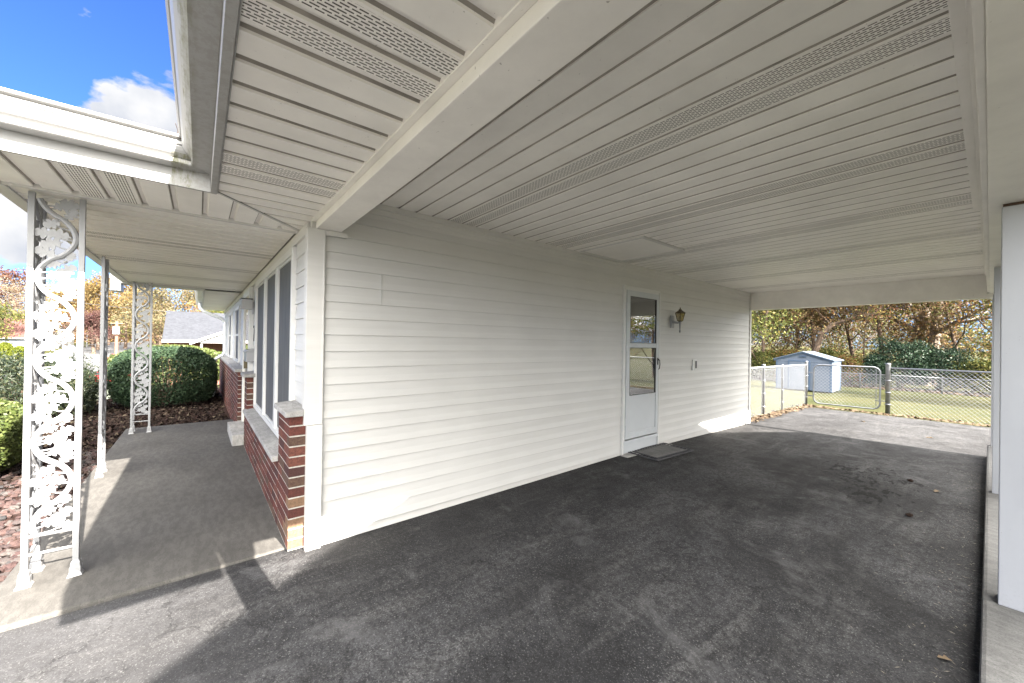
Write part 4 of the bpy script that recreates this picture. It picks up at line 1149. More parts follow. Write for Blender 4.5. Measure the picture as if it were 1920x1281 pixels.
# ------------------------------------------------------------------ plants
def leaf_quads(c, size, rng, aspect=0.55, outward=None, bias=0.0, droop=0.0):
    n = len(c)
    d = rng.normal(size=(n, 3)); d[:, 2] -= droop
    d /= np.linalg.norm(d, axis=1, keepdims=True) + 1e-9
    w = rng.normal(size=(n, 3))
    if outward is not None: w = w * (1 - bias) + np.cross(outward, d) * bias * 2
    w -= d * np.sum(w * d, axis=1, keepdims=True)
    w /= np.linalg.norm(w, axis=1, keepdims=True) + 1e-9
    s = size * rng.uniform(0.6, 1.35, size=(n, 1))
    v = np.stack([c - d*s*0.5, c + w*s*aspect*0.5, c + d*s*0.5, c - w*s*aspect*0.5], axis=1)
    return v.reshape(-1, 3)
def branches(rng, base, direction, length, radius, level, b, tips, maxlevel, spread=0.7, up=0.15, nseg=5, wob=0.12):
    p = np.array(base, float); d = np.array(direction, float); d /= np.linalg.norm(d)
    pts, rad = [p.copy()], [radius]
    for k in range(nseg):
        d = d + rng.normal(size=3) * wob; d[2] += up * 0.3; d /= np.linalg.norm(d)
        p = p + d * length / nseg; pts.append(p.copy()); rad.append(radius * (1 - 0.72 * (k + 1) / nseg))
    b.tube([tuple(q) for q in pts], rad, 6 if level < 2 else 3, caps=False)
    if level >= maxlevel:
        tips.append(pts[-1]); tips.append(pts[-2]); return
    nb = (5, 5, 4, 3)[min(level, 3)]
    for k in range(nb):
        t = rng.uniform(0.35, 1.0); i = min(int(t * nseg), nseg - 1); q = pts[i] + (pts[i+1] - pts[i]) * (t * nseg - i)
        nd = d * 0.5 + rng.normal(size=3) * spread; nd[2] = abs(nd[2]) * 0.6 + up * 0.4
        branches(rng, q, nd, length * rng.uniform(0.45, 0.7), rad[i] * 0.55, level + 1, b, tips, maxlevel, spread, up, 4, wob * 1.3)
def tree(name, loc, h, label, seed, leaf, n, lsize, trunk_r=0.22, crown_w=0.9, sig=0.5, group=None, cat='tree', bark='bark', lean=(0, 0), first=0.22, limbs=9, maxlevel=3):
    rng = np.random.default_rng(seed)
    t = thing(name, loc, label, cat, group)
    b = MB(); tips = []
    ns = 9; pts, rad = [np.zeros(3)], [trunk_r * 1.25]
    d = np.array([lean[0], lean[1], 1.0])
    for k in range(ns):
        d = d + rng.normal(size=3) * 0.05; d /= np.linalg.norm(d)
        pts.append(pts[-1] + d * h * 0.80 / ns); rad.append(trunk_r * (1 - 0.80 * (k + 1) / ns))
    b.tube([tuple(q) for q in pts], rad, 9, caps=False)
    for k in range(limbs):
        tt = first + (1 - first) * (k + rng.uniform(0, 0.9)) / limbs; i = min(int(tt * ns), ns - 1)
        q = pts[i] + (pts[i+1] - pts[i]) * (tt * ns - i)
        a = rng.uniform(0, 2*math.pi); L = h * 0.34 * crown_w * (1.15 - 0.65 * tt) * rng.uniform(0.8, 1.2)
        branches(rng, q, (math.cos(a), math.sin(a), 0.35 + tt * 0.8), L, rad[i] * 0.42, 1, b, tips, maxlevel, 0.6, 0.25)
    tips.append(pts[-1])
    b.build('trunk', bark, t)
    if n:
        tips = np.array(tips); idx = rng.integers(0, len(tips), n)
        wts = rng.uniform(0.4, 1.6, len(tips)); idx = rng.choice(len(tips), n, p=wts / wts.sum())
        c = tips[idx] + rng.normal(size=(n, 3)) * sig * np.array([1, 1, 0.8])
        np_mesh('crown', leaf_quads(c, lsize, rng), 4, leaf, t)
    return t
def bush(name, loc, rx, ry, rz, label, seed, leaf, n, lsize, cat='bush', group=None, rough=0.12, aspect=0.5, shell=0.35, flat=0.0, stems=14, spiky=0.0, kind=None, power=2.0):
    rng = np.random.default_rng(seed)
    t = thing(name, loc, label, cat, group)
    d = rng.normal(size=(n, 3)); d /= np.linalg.norm(d, axis=1, keepdims=True)
    d[:, 2] = np.where(d[:, 2] < -0.75, -d[:, 2], d[:, 2])
    # superellipsoid: clipped hedges are boxier than a ball
    e = 2.0 / power
    dd = np.sign(d) * np.abs(d) ** e
    dd /= (np.sum(np.abs(dd) ** power, axis=1, keepdims=True)) ** (1 / power)
    # lumpy outline from a few random lobes
    K = 46; lc = rng.normal(size=(K, 3)); lc /= np.linalg.norm(lc, axis=1, keepdims=True); la = rng.uniform(-1, 1, K)
    bump = np.zeros(n)
    for k in range(K): bump += la[k] * np.exp(-np.sum((d - lc[k])**2, axis=1) / 0.06)
    r = 1 + rough * bump - rng.exponential(shell * 0.22, n) + spiky * rng.uniform(0, 1, n) ** 6
    c = dd * r[:, None] * np.array([rx, ry, rz]); c[:, 2] += rz * 0.97
    keep = c[:, 2] > 0.01
    c = c[keep]; dn = d[keep]
    np_mesh('foliage', leaf_quads(c, lsize, rng, aspect, dn, 0.35), 4, leaf, t)
    b = MB()
    for k in range(stems):
        a = rng.uniform(0, 2*math.pi); f = rng.uniform(0.2, 0.85)
        b.tube([(0.08*math.cos(a)*rx, 0.08*math.sin(a)*ry, 0), (0.4*f*math.cos(a)*rx, 0.4*f*math.sin(a)*ry, rz*0.7), (f*math.cos(a)*rx, f*math.sin(a)*ry, rz*(1.0 + 0.75*math.sqrt(max(0, 1-f*f))))], [0.02, 0.014, 0.004], 4)
    b.build('stems', 'bark', t)
    return t
# front garden
bush('round_bush', (-9.35, -1.30, -0.12), 1.25, 0.97, 0.70, 'large clipped dark green round bush at the far end of the porch', 11, 'leaf_boxwood', 42000, 0.050, rough=0.05, shell=0.3, power=2.7, spiky=0.05)
bush('light_shrub', (-3.95, -3.05, -0.12), 1.05, 0.85, 0.46, 'light yellow green clipped shrub at the left edge beyond the near column', 12, 'leaf_light_shrub', 42000, 0.040, rough=0.06, shell=0.3, power=2.6, aspect=0.6)
bush('yew_bush', (-8.6, -3.22, -0.15), 1.25, 0.95, 0.61, 'wild dark yew with bare grey twigs behind the near column', 13, 'leaf_yew', 26000, 0.065, rough=0.10, shell=0.6, spiky=0.35, aspect=0.3, stems=60)
bush('ground_shrub', (-12.2, -3.1, -0.17), 1.9, 1.2, 0.11, 'low pale grey green mound of ground cover beside the mulch bed', 14, 'leaf_grey', 16000, 0.05, cat='ground cover', stems=4)
bush('hedge', (-22.5, -1.6, ground(-22.5, -1.6)), 1.6, 2.6, 1.1, 'yellow green hedge showing above the round dark bush', 15, 'leaf_light_shrub', 12000, 0.12, stems=6)
bush('low_dark_shrub', (-10.6, -0.80, -0.12), 0.8, 0.45, 0.22, 'low dark reddish shrub at the foot of the downspout', 16, 'mulch_chip', 7000, 0.05, stems=10)
for k, (x, y, h, l) in enumerate(((-68.8, -18.2, 1.5, 'pointed yellow green arborvitae, left one of the pair by the red roofed house'), (-67.9, -16.9, 1.3, 'pointed yellow green arborvitae, right one of the pair by the red roofed house'))):
    rng = np.random.default_rng(20 + k); t = thing('arborvitae', (x, y, ground(x, y)), l, 'shrub', 'pair of arborvitae')
    n = 5000; z = rng.uniform(0, 1, n); a = rng.uniform(0, 2*math.pi, n); r = 1.15 * np.sqrt(1 - z**1.6) * rng.uniform(0.75, 1.05, n)
    np_mesh('foliage', leaf_quads(np.stack([r*np.cos(a), r*np.sin(a), z*h*1.9], 1), 0.22, rng), 4, 'leaf_arborvitae', t)
    b = MB(); b.tube([(0, 0, 0), (0, 0, h*1.5)], [0.08, 0.02], 6); b.build('trunk', 'bark', t)

# trees beyond the street
left_trees = [
 ('oak_tree', -116.5, -29.5, 15.5, 'red brown oak at the far left, tallest on the skyline', 'leaf_redbrown', 4200, 0.42, 1.0),
 ('bare_tree', -108, -26.0, 12.2, 'nearly bare grey brown tree behind the red roofed house', 'leaf_greybrown', 3000, 0.26, 1.0),
 ('bare_tree', -118, -23.5, 12.8, 'nearly bare grey brown tree just right of the red brown oak', 'leaf_greybrown', 3200, 0.28, 1.0),
 ('olive_tree', -100, -27.5, 7.5, 'small olive green tree left of the near column', 'leaf_olive', 4200, 0.30, 1.1),
 ('maple_tree', -104, -20.0, 10.8, 'orange brown maple seen through the near column', 'leaf_brownmix', 4600, 0.34, 1.0),
 ('golden_tree', -98.2, -14.9, 12.6, 'golden yellow tree between the near and middle columns', 'leaf_gold', 6200, 0.34, 1.15),
 ('golden_tree', -103, -11.9, 13.4, 'golden yellow tree right of the middle column', 'leaf_gold', 6200, 0.36, 1.15),
 ('golden_tree', -112, -17.8, 12.8, 'golden tree behind the pink maple', 'leaf_gold', 5200, 0.36, 1.1),
 ('golden_tree', -92, -9.0, 10.6, 'golden tree behind the far column', 'leaf_gold', 5200, 0.34, 1.2),
 ('pale_tree', -79, -5.6, 11.6, 'pale straw coloured tree above the round bush', 'leaf_pale', 5600, 0.28, 1.2),
 ('pale_tree', -77, -2.2, 11.4, 'pale tree behind the neighbour house ridge', 'leaf_pale', 5600, 0.28, 1.2),
 ('maple_tree', -72, 0.6, 9.9, 'russet tree near the downspout', 'leaf_brownmix', 5200, 0.26, 1.2),
 ('olive_tree', -66, 2.2, 8.2, 'dark olive tree behind the downspout', 'leaf_olive', 5000, 0.24, 1.1),
 ('maple_tree', -88.5, -14.0, 6.6, 'small pink red maple beside the street', 'leaf_pink', 5600, 0.24, 1.35),
 ('olive_tree', -125, -17.0, 8.5, 'dull green tree at the end of the street', 'leaf_olive', 4200, 0.36, 1.2),
 ('pale_tree', -95, -6.5, 9.0, 'pale tree at the right side of the street', 'leaf_pale', 4200, 0.3, 1.2),
]
for k, (nm, x, y, h, lab, leaf, n, ls, cw) in enumerate(left_trees):
    tree(nm, (x, y, ground(x, y)), h, lab, 40 + k, leaf, n, ls, trunk_r=0.24, crown_w=cw, sig=0.62 if h > 8 else 0.5, group=None, first=0.14, limbs=10)
b = MB(); rng = np.random.default_rng(77)
cs = []
for k in range(70):
    x = rng.uniform(-200, -128); y = -42 + (k / 70) * 66 + rng.uniform(-2, 2)
    n = 500; R = rng.uniform(2.5, 4.5)
    cs.append(rng.normal(size=(n, 3)) * np.array([R, R, R*0.8]) * 0.5 + np.array([x, y, ground(x, y) + R*0.9]))
o = np_mesh('distant_woods', leaf_quads(np.concatenate(cs), 0.8, rng), 4, 'leaf_brownmix'); tag(o, 'far band of autumn woods behind the street', 'woods', kind='stuff')

# trees behind the back fence
back = [
 ('oak_tree', -1.05, 43.5, 15, 'thick brown trunk standing right of centre behind the dark evergreens', 'leaf_mixed', 7800, 0.196, 0.500, 0.95, (0.0, 0.0), 0.26),
 ('oak_tree', -2.15, 41.0, 13, 'slimmer pale trunk just left of the thick brown trunk', 'leaf_mixed', 4800, 0.184, 0.186, 0.8, (-0.05, 0.0), 0.35),
 ('leaning_tree', -0.1, 43.2, 14, 'heavy trunk leaning right, forked near its top', 'leaf_mixed', 7800, 0.196, 0.460, 0.9, (0.30, 0.05), 0.30),
 ('autumn_tree', -9.2, 36.5, 12, 'green and gold tree at the left of the carport opening', 'leaf_olive', 14250, 0.196, 0.161, 1.0, (0, 0), 0.10),
 ('autumn_tree', -8.2, 41.5, 13, 'brown leaved tree behind the garden shed, left one', 'leaf_brownmix', 13500, 0.196, 0.174, 1.0, (0, 0), 0.10),
 ('autumn_tree', -6.3, 39.5, 12, 'brown leaved tree behind the garden shed, right one', 'leaf_brownmix', 14250, 0.184, 0.161, 1.0, (0, 0), 0.10),
 ('autumn_tree', -4.4, 44.0, 13, 'tan leaved tree behind the gate', 'leaf_brownmix', 9750, 0.196, 0.174, 0.9, (0, 0), 0.12),
 ('autumn_tree', 1.6, 42.0, 12, 'tan and rust coloured tree left of the far carport post', 'leaf_brownmix', 9750, 0.196, 0.161, 1.0, (0, 0), 0.12),
 ('autumn_tree', 3.4, 39.5, 12, 'leafy tree partly hidden by the far carport post', 'leaf_olive', 13500, 0.196, 0.161, 1.0, (0, 0), 0.10),
 ('thin_tree', -2.75, 37.5, 9.5, 'thin dark sapling in front of the arching limb', 'leaf_mixed', 1050, 0.138, 0.053, 0.6, (-0.03, 0), 0.3),
 ('thin_tree', -7.0, 37.2, 8.0, 'thin sapling above the shed roof', 'leaf_brownmix', 2100, 0.138, 0.043, 0.7, (0.03, 0), 0.2),
 ('autumn_tree', -12.5, 40.0, 12, 'green tree hidden at the corner of the house', 'leaf_olive', 9750, 0.218, 0.161, 1.0, (0, 0), 0.10),
]
for k, (nm, x, y, h, lab, leaf, n, ls, tr, cw, lean, first) in enumerate(back):
    tree(nm, (x, y, ground(x, y)), h, lab, 90 + k, leaf, n, ls, trunk_r=tr, crown_w=cw, sig=0.55, lean=lean, first=first, limbs=10, bark='pale_bark' if tr > 0.4 else 'bark')
src = [o for o in bpy.data.objects if o.name.startswith('autumn_tree') and o.type == 'EMPTY']
for k, (x, y, lab) in enumerate(((13.5, 27, 'brown tree out of frame to the right of the lawn, nearest one'), (20, 33, 'green tree out of frame far right of the lawn'), (9.5, 31, 'mixed tree out of frame beside the back fence'), (24, 20, 'tree out of frame behind the two storey house'))):
    copy_tree(src[(0, 2, 4, 1)[k]], (x, y, ground(x, y)), lab, rz=k * 1.3, scale=0.8)
# big arching limb: a bent tree growing from behind the shed
t = thing('bent_tree', (-5.6, 36.6, ground(-5.6, 36.6)), 'bent old tree with a thick limb arching up to the right over the gate', 'tree')
b = MB(); O = Vector(t.location)
main = [(-5.6, 36.6, O.z), (-5.5, 36.7, 1.2), (-5.2, 36.9, 2.6), (-4.67, 37.45, 3.25), (-3.64, 38.7, 3.8), (-2.6, 40.0, 4.2), (-2.0, 40.7, 5.0), (-1.6, 41.2, 5.8), (-0.9, 42.0, 7.4)]
b.tube([Vector(p) - O for p in main], [0.24, 0.21, 0.19, 0.17, 0.16, 0.155, 0.15, 0.12, 0.07], 9, caps=False)
tips = []; rng = np.random.default_rng(5)
for k in range(16):
    i = rng.integers(2, 8); q = np.array(Vector(main[i]) - O)
    branches(rng, q, rng.normal(size=3) * np.array([1, 1, 0.6]) + np.array([0, 0, 0.5]), rng.uniform(1.4, 2.6), 0.07, 1, b, tips, 3, 0.7, 0.2)
b.build('trunk', 'bark', t)
tips = np.array(tips); idx = rng.integers(0, len(tips), 2600)
np_mesh('crown', leaf_quads(tips[idx] + rng.normal(size=(2600, 3)) * 0.35, 0.14, rng), 4, 'leaf_brownmix', t)
# undergrowth behind the fence
ug = [
 (-0.9, 37.6, 1.6, 1.2, 1.70, 'leaf_evergreen', 'broad dark evergreen behind the gate post'), (0.9, 38.4, 1.6, 1.2, 1.50, 'leaf_evergreen', 'dark evergreen right of the broad one behind the back fence'),
 (-2.2, 37.2, 0.9, 1.0, 1.15, 'leaf_evergreen', 'narrow dark evergreen behind the gate'), (2.5, 38.3, 1.4, 1.2, 1.05, 'leaf_olive', 'olive thicket by the far carport post'),
 (-9.5, 36.4, 1.7, 1.3, 1.25, 'leaf_olive', 'olive thicket left of the garden shed'), (-7.3, 36.9, 1.4, 1.2, 1.3, 'leaf_mixed', 'mixed thicket behind the shed roof, left'), (-5.2, 37.3, 1.5, 1.2, 1.3, 'leaf_olive', 'green thicket behind the shed roof, right'),
 (-3.6, 36.9, 1.2, 1.1, 1.1, 'leaf_mixed', 'yellowish thicket between the shed and the evergreens'), (4.3, 39.0, 1.7, 1.2, 1.3, 'leaf_mixed', 'mixed thicket hidden by the posts'), (-12, 36.2, 1.8, 1.3, 1.1, 'leaf_evergreen', 'dark thicket at the far left of the back fence'),
]
for k, (x, y, rx, ry, rz, leaf, lab) in enumerate(ug):
    bush('thicket', (x, y, ground(x, y)), rx, ry, rz, lab, 130 + k, leaf, 9000, 0.13, cat='bush', rough=0.25, shell=0.9, spiky=0.3, stems=16)
rng = np.random.default_rng(8)
cs = []
for k in range(150):
    x = -24 + k*0.26 + rng.uniform(-0.5, 0.5); y = 52 + rng.uniform(-4, 9); R = rng.uniform(1.4, 2.4); n = 380
    cs.append(rng.normal(size=(n, 3)) * np.array([R, R, R]) * 0.5 + np.array([x, y, ground(x, y) + R * rng.uniform(0.5, 4.2) ** 1.0]))
o = np_mesh('distant_woods', leaf_quads(np.concatenate(cs), 0.24, rng), 4, ['leaf_pale', 'leaf_brownmix', 'leaf_olive'], midx=np.random.default_rng(3).integers(0, 3, sum(len(q) for q in cs)).astype(np.int32)); tag(o, 'sunlit undergrowth of the woods behind the back fence', 'woods', kind='stuff')

# leaf litter, stones, chips and debris
def scatter(name, mat, n, area, size, zf, rng, label, cat, flat=0.25, aspect=0.7):
    c = area(n); c = np.column_stack([c, [zf(x, y) for x, y in c]])
    d = rng.normal(size=(n, 3)); d[:, 2] *= flat; d /= np.linalg.norm(d, axis=1, keepdims=True)
    w = np.column_stack([-d[:, 1], d[:, 0], rng.normal(size=n) * flat]); w /= np.linalg.norm(w, axis=1, keepdims=True)
    s = size * rng.uniform(0.5, 1.4, (n, 1))
    c[:, 2] += (s[:, 0] * 0.22)
    v = np.stack([c - d*s*0.5, c + w*s*aspect*0.5, c + d*s*0.5, c - w*s*aspect*0.5], 1).reshape(-1, 3)
    return tag(np_mesh(name, v, 4, mat), label, cat, kind='stuff')
rng = np.random.default_rng(31)
def litter(n):
    k = rng.uniform(0, 1, n); a = rng.uniform(0, 1, n)
    p = np.where((a < 0.45)[:, None], np.column_stack([rng.normal(-0.08, 0.07, n), 8.05 + k * 4.5]), np.column_stack([-0.1 + k * 6, rng.normal(12.28, 0.10, n)]))
    return p
scatter('fallen_leaves', 'dead_leaf', 2600, litter, 0.07, lambda x, y: max(ground(x, y), drive_z(y)) + 0.004, rng, 'line of dry brown leaves along the driveway edge and fence foot', 'leaves')
scatter('fallen_leaves', 'dead_leaf', 3000, lambda n: np.column_stack([rng.uniform(-8, 8, n), 35.3 + np.abs(rng.normal(0, 0.9, n))]), 0.16, ground, rng, 'drift of dry leaves at the foot of the back fence', 'leaves', flat=0.8)
scatter('fallen_leaves', 'dead_leaf', 160, lambda n: np.column_stack([rng.uniform(-6.0, -0.4, n), rng.uniform(-2.6, -1.65, n)]), 0.06, lambda x, y: -0.075, rng, 'dry leaves lying on the planting bed', 'leaves')
n = 420
scatter('debris', 'twig_bits', 520, lambda n: np.column_stack([3.0 - np.abs(rng.exponential(0.14, n)), rng.uniform(1.5, 7.8, n)]), 0.022, lambda x, y: drive_z(y) + 0.004, rng, 'fine dry litter swept against the curb', 'debris', 0.15, 0.12)
scatter('mulch_chips', 'mulch_chip', 16000, lambda n: np.column_stack([rng.uniform(-12.9, -3.0, n), rng.uniform(-3.25, -0.25, n)]), 0.07, lambda x, y: -0.085 if not (-5.72 < x and y > -1.6) else -0.2, rng, 'dark brown mulch chips of the planting bed', 'mulch', 0.7, 0.5)
# red lava stones near the slab
b = MB()
r_ = random.Random(17)
def stone(b, c, s):
    vs = []; fs = []
    nlat, nlon = 4, 6
    for i in range(nlat + 1):
        th = math.pi * i / nlat
        for j in range(nlon):
            ph = 2*math.pi*j/nlon; k = s * r_.uniform(0.75, 1.2)
            vs.append((c[0] + k*math.sin(th)*math.cos(ph), c[1] + k*math.sin(th)*math.sin(ph)*0.9, c[2] + k*0.55*math.cos(th)))
    for i in range(nlat):
        for j in range(nlon): fs.append((i*nlon+j, i*nlon+(j+1) % nlon, (i+1)*nlon+(j+1) % nlon, (i+1)*nlon+j))
    b.add(vs, fs)
for k in range(1500):
    x = r_.uniform(-4.6, -0.35); y = -1.63 - abs(r_.gauss(0, 0.42)); stone(b, (x, y, -0.075 + r_.uniform(0, 0.01)), r_.uniform(0.018, 0.042))
tag(b.build('lava_stones', 'lava_stone'), 'red and brown lava stones beside the porch slab', 'stones', kind='stuff')
# single leaves and stones on the asphalt
def one(name, x, y, s, mat, label, cat, rz, group=None, stone_=False):
    b = MB()
    if stone_: stone(b, (0, 0, s*0.4), s)
    else:
        P = [(-0.5, 0), (-0.3, 0.22), (-0.05, 0.16), (0.1, 0.34), (0.3, 0.14), (0.5, 0.0), (0.28, -0.16), (0.12, -0.3), (-0.08, -0.15), (-0.28, -0.2)]
        vs = [(p[0]*s, p[1]*s, 0.004 + abs(p[1])*s*0.5) for p in P] + [(0, 0, 0.004)]
        b.add(vs, [(i, (i+1) % 10, 10) for i in range(10)])
    o = b.build(name, mat); o.location = (x, y, drive_z(y) + 0.005); o.rotation_euler.z = rz
    return tag(o, label, cat, group)
one('fallen_leaf', 2.93, 2.06, 0.055, 'dead_leaf', 'tan leaf lying by the near end of the curb', 'leaf', 0.5)
one('fallen_leaf', 2.72, 5.3, 0.09, 'dead_leaf', 'curled pale leaf near the oil stain and curb', 'leaf', 1.2)
one('fallen_leaf', 1.35, 10.4, 0.12, 'dead_leaf', 'leaf alone on the sunny paving, left', 'leaf', 2.2)
one('fallen_leaf', 2.4, 9.3, 0.10, 'dead_leaf', 'leaf alone on the sunny paving, right', 'leaf', 0.2)
one('walnut', 2.62, 4.15, 0.028, 'mulch_chip', 'dark nut husk lying near the curb, nearer one', 'nut', 0, 'nut husks on the driveway', True)
one('walnut', 2.50, 5.55, 0.028, 'mulch_chip', 'dark nut husk lying farther along the driveway', 'nut', 0, 'nut husks on the driveway', True)

# ------------------------------------------------------------------ neighbours, street things
def gable_house(name, loc, L, W, H, rise, label, wall, roof, rz=0.0, over=0.35, windows=(), garage=False):
    # ridge along local x; front faces -y
    t = thing(name, loc, label, 'house', rz=rz)
    b = MB(); b.box(-L/2, L/2, -W/2, W/2, -0.6, H); b.prism([(-W/2, H), (0, H + rise*(W/2)/(W/2+over)), (W/2, H)], -L/2, L/2, 'x'); b.build('wall', wall, t)
    b = MB(); e = H - rise*over/(W/2+over)*0.6
    for s in (-1, 1): b.prism([(0, H+rise), (s*(W/2+over), e), (s*(W/2+over), e+0.12), (0, H+rise+0.14)], -L/2-0.3, L/2+0.3, 'x')
    b.build('roof', roof, t)
    for s in (-1, 1):
        b = MB(); b.box(-L/2-0.3, L/2+0.3, s*(W/2+over+0.06)-0.06, s*(W/2+over+0.06)+0.06, e-0.04, e+0.11); b.build('gutter', 'white_sign', t)
    for (side, u, z, w, h) in windows:
        b = MB()
        if side in 'fb':
            s = -1 if side == 'f' else 1
            b.box(u-w/2-0.06, u+w/2+0.06, *sorted((s*W/2, s*(W/2+0.05))), z-0.06, z+h+0.06)
            f = b.build('window', 'white_sign', t); b = MB(); b.box(u-w/2, u+w/2, *sorted((s*(W/2+0.051), s*(W/2+0.06))), z, z+h); b.build('pane', 'window_dark', f)
        else:
            s = -1 if side == 'l' else 1
            b.box(*sorted((s*L/2, s*(L/2+0.05))), u-w/2-0.06, u+w/2+0.06, z-0.06, z+h+0.06)
            f = b.build('window', 'white_sign', t); b = MB(); b.box(*sorted((s*(L/2+0.051), s*(L/2+0.06))), u-w/2, u+w/2, z, z+h); b.build('pane', 'window_dark', f)
    return t
# neighbour with the grey shingle roof: ridge along the street's cross direction
gz = ground(-31, 3)
nb = gable_house('neighbour_house', (-32.3, 3.6, gz), 11.5, 7.4, 1.34 - gz, 1.85, 'low neighbour house with a grey shingle roof beyond the round bush', 'brick_distant', 'roof_shingles', rz=math.radians(90), windows=[('f', -2.4, 1.0, 1.2, 1.2), ('f', 2.0, 1.0, 1.2, 1.2)])
# its white front gable over a small carport
t = thing('neighbour_carport', (-24.8, 2.6, ground(-24.8, 2.6)), 'white gabled carport attached in front of the neighbour house', 'carport')
gz2 = t.location.z
b = MB(); b.prism([(-3.4, 1.22 - gz2), (0, 2.75 - gz2), (3.4, 1.22 - gz2)], 0.0, 0.06, 'x'); b.build('gable', 'white_sign', t)
b = MB()
for s in (-1, 1): b.prism([(0, 2.78 - gz2), (s*3.7, 1.12 - gz2), (s*3.7, 1.26 - gz2), (0, 2.92 - gz2)], -3.8, 0.25, 'x')
b.build('roof', 'white_sign', t)
for k, y in enumerate((-3.2, 3.2)):
    for x in (-0.1, -3.4):
        b = MB(); b.box(x-0.05, x+0.05, y-0.05, y+0.05, 0, 1.3 - gz2); b.build('post', 'white_sign', t)
# house to the right (out of frame, its gable shades the carport)
nb2 = gable_house('neighbour_house', (12.6, 4.27, -0.2), 8.4, 8.2, 4.525, 1.775, 'two storey house out of frame to the right of the carport', 'house_cream', 'roof_shingles', over=0.40, windows=[('l', -2.0, 0.9, 1.1, 1.4), ('l', 2.0, 0.9, 1.1, 1.4)])
# red roofed house with a dormer
hx, hy = -107.5, -28.6; hz = ground(hx, hy)
rh = gable_house('red_roof_house', (hx, hy, hz), 9.5, 8.0, 1.15 - hz, 3.2, 'pale blue house with a red brown roof and white dormer at the far left', 'house_blue', 'roof_red', rz=math.radians(82), over=0.5, windows=[('r', 0.0, 1.0, 1.0, 1.3), ('r', 0.0, 3.2, 0.8, 0.9)])
e = 1.15 - hz
b = MB(); b.box(-2.2, 1.2, -3.9, -0.8, e+0.2, e+2.1); dm = b.build('dormer', 'house_white', rh)
b = MB(); b.box(-2.4, 1.4, -4.15, -0.4, e+2.1, e+2.28); b.build('roof', 'roof_red', dm)
b = MB(); b.box(-1.3, -0.5, -3.96, -3.905, e+0.7, e+1.6); b.build('window', 'window_dark', dm)
gh = gable_house('grey_roof_house', (-121, -27.0, ground(-121, -27)), 9, 7, 4.3, 2.0, 'grey roofed house behind the red roofed house', 'house_white', 'roof_shingles', rz=math.radians(85))

# utility pole and wires
pz = ground(-43.9, -6.2)
t = thing('utility_pole', (-43.9, -6.2, pz), 'brown wooden utility pole with a white box beside the street', 'utility pole')
b = MB(); b.tube([(0, 0, 0), (0, 0, 5.6 - 0.0)], [0.13, 0.10], 8); b.build('pole', 'pole_wood', t)
b = MB(); b.box(0.08, 0.34, -0.2, 0.2, 4.5, 5.1); b.build('box', 'white_sign', t)
b = MB(); b.tube([(0.05, -0.4, 5.4), (0.05, 0.4, 5.4)], 0.05, 6); b.build('crossarm', 'pole_wood', t)
for k, (a, c, l) in enumerate((((-62, -17.5, 6.1), (-60, 2.0, 4.6), 'overhead wire sagging at the far left above the trees'), ((-52, -14.5, 0.95), (-44, -6.2, 1.05), 'low overhead wire in front of the arborvitae'))):
    a, c = Vector(a), Vector(c); pts = [a.lerp(c, i/16) - Vector((0, 0, 0.4*math.sin(math.pi*i/16))) for i in range(17)]
    b = MB(); b.tube([tuple(p - a) for p in pts], 0.022, 5); o = b.build('overhead_wire', 'wire'); o.location = a; tag(o, l, 'wire')
for x, y, w, l in ((-112, -18.4, 0.12, 'plain white marker post by the street, left one'), (-110, -17.0, 0.65, 'white street sign on a post, right of the marker post')):
    z = ground(x, y); t = thing('street_sign', (x, y, z), l, 'sign')
    b = MB(); b.tube([(0, 0, 0), (0, 0, 2.6)], 0.10, 6); b.build('post', 'white_sign', t)
    b = MB(); b.box(-0.03, 0.03, -w/2, w/2, 2.2, 3.0); b.build('plate', 'white_sign', t)

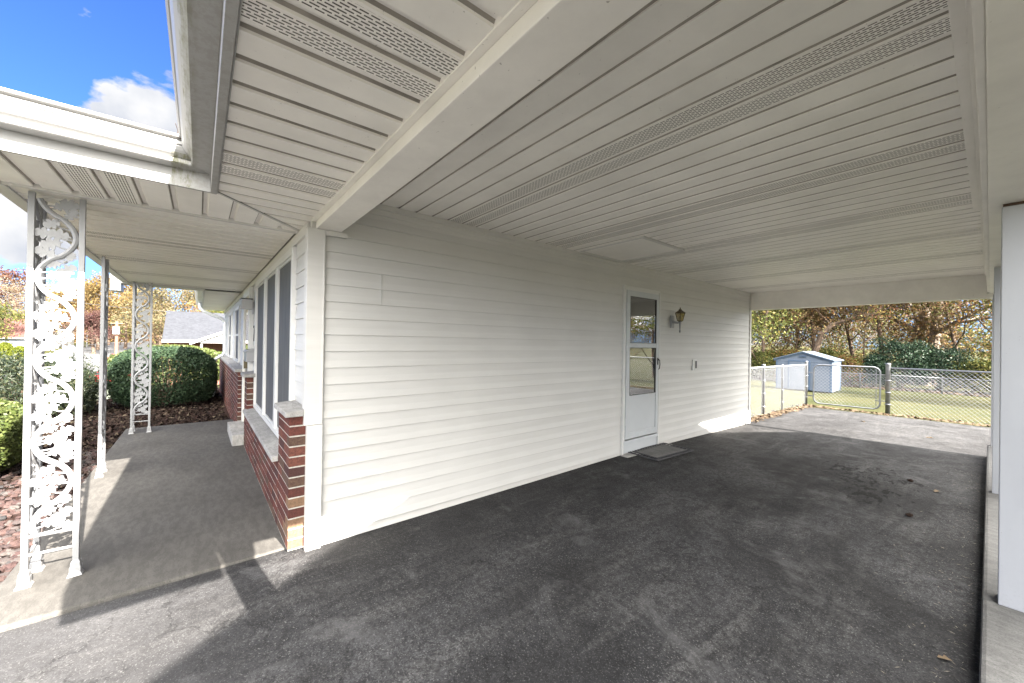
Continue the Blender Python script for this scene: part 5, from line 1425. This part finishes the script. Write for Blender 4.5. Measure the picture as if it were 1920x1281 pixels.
# parked cars
def car(loc, rz, paint, label):
    t = thing('parked_car', loc, label, 'car', 'cars parked along the street', rz)
    side = [(-2.15, 0.35), (-2.2, 0.62), (-2.05, 0.86), (-1.35, 0.93), (-0.75, 1.38), (0.65, 1.42), (1.45, 0.98), (2.05, 0.90), (2.2, 0.62), (2.15, 0.33)]
    b = MB(); n = len(side)
    rings = []
    for yk, sc, ins in ((-0.86, 0.97, 0.16), (-0.80, 1.0, 0.10), (0.80, 1.0, 0.10), (0.86, 0.97, 0.16)):
        ring_ = []
        for x, z in side:
            inset = max(0.0, (z - 0.9)) * 0.28
            ring_.append((x * sc, yk - math.copysign(inset, yk), 0.33 + (z - 0.33) * (1 if abs(yk) < 0.85 else 0.98)))
        rings.append(ring_)
    vs = [p for r in rings for p in r]
    fs = [(i*n+j, i*n+(j+1) % n, (i+1)*n+(j+1) % n, (i+1)*n+j) for i in range(3) for j in range(n)]
    fs += [tuple(range(n))[::-1], tuple(3*n+j for j in range(n))]
    b.add(vs, fs); b.build('body', paint, t, bevel=0.02)
    b = MB()
    for s in (-1, 1): b.prism([(-1.12, 0.98), (-0.70, 1.32), (0.58, 1.34), (1.18, 1.00)], *sorted((s*0.745, s*0.865)), 'y')
    b.prism([(-1.42, 0.96), (-0.84, 1.36), (-0.80, 1.33), (-1.36, 0.93)], -0.62, 0.62, 'y'); b.prism([(1.50, 0.98), (0.74, 1.41), (0.70, 1.37), (1.42, 0.95)], -0.62, 0.62, 'y')
    b.build('windows', 'car_glass', t)
    for x in (-1.35, 1.35):
        for s in (-1, 1):
            b = MB(); b.tube([(x, s*0.70, 0.33), (x, s*0.90, 0.33)], 0.33, 16); w = b.build('wheel', 'tyre', t)
            b = MB(); b.tube([(x, s*0.901, 0.33), (x, s*0.915, 0.33)], 0.19, 12); b.build('rim', 'chrome', w)
    for s in (-1, 1):
        b = MB(); b.box(2.12, 2.20, *sorted((s*0.50, s*0.78)), 0.62, 0.76); b.build('headlight', 'white_sign', t)
    b = MB(); b.box(2.16, 2.22, -0.7, 0.7, 0.36, 0.48); b.box(-2.22, -2.16, -0.7, 0.7, 0.40, 0.52); b.build('bumper', 'chrome', t)
    return t
car((-49.5, -6.9, ground(-49.5, -6.9)), math.radians(70), 'red_paint', 'bright red car parked nearest, beside the round bush')
car((-70.6, -8.9, ground(-70.6, -8.9)), math.radians(20), 'dark_red_paint', 'red car parked across the street behind the utility pole')
car((-82.0, -7.2, ground(-82, -7.2)), math.radians(15), 'dark_red_paint', 'dark red car parked farthest up the street')
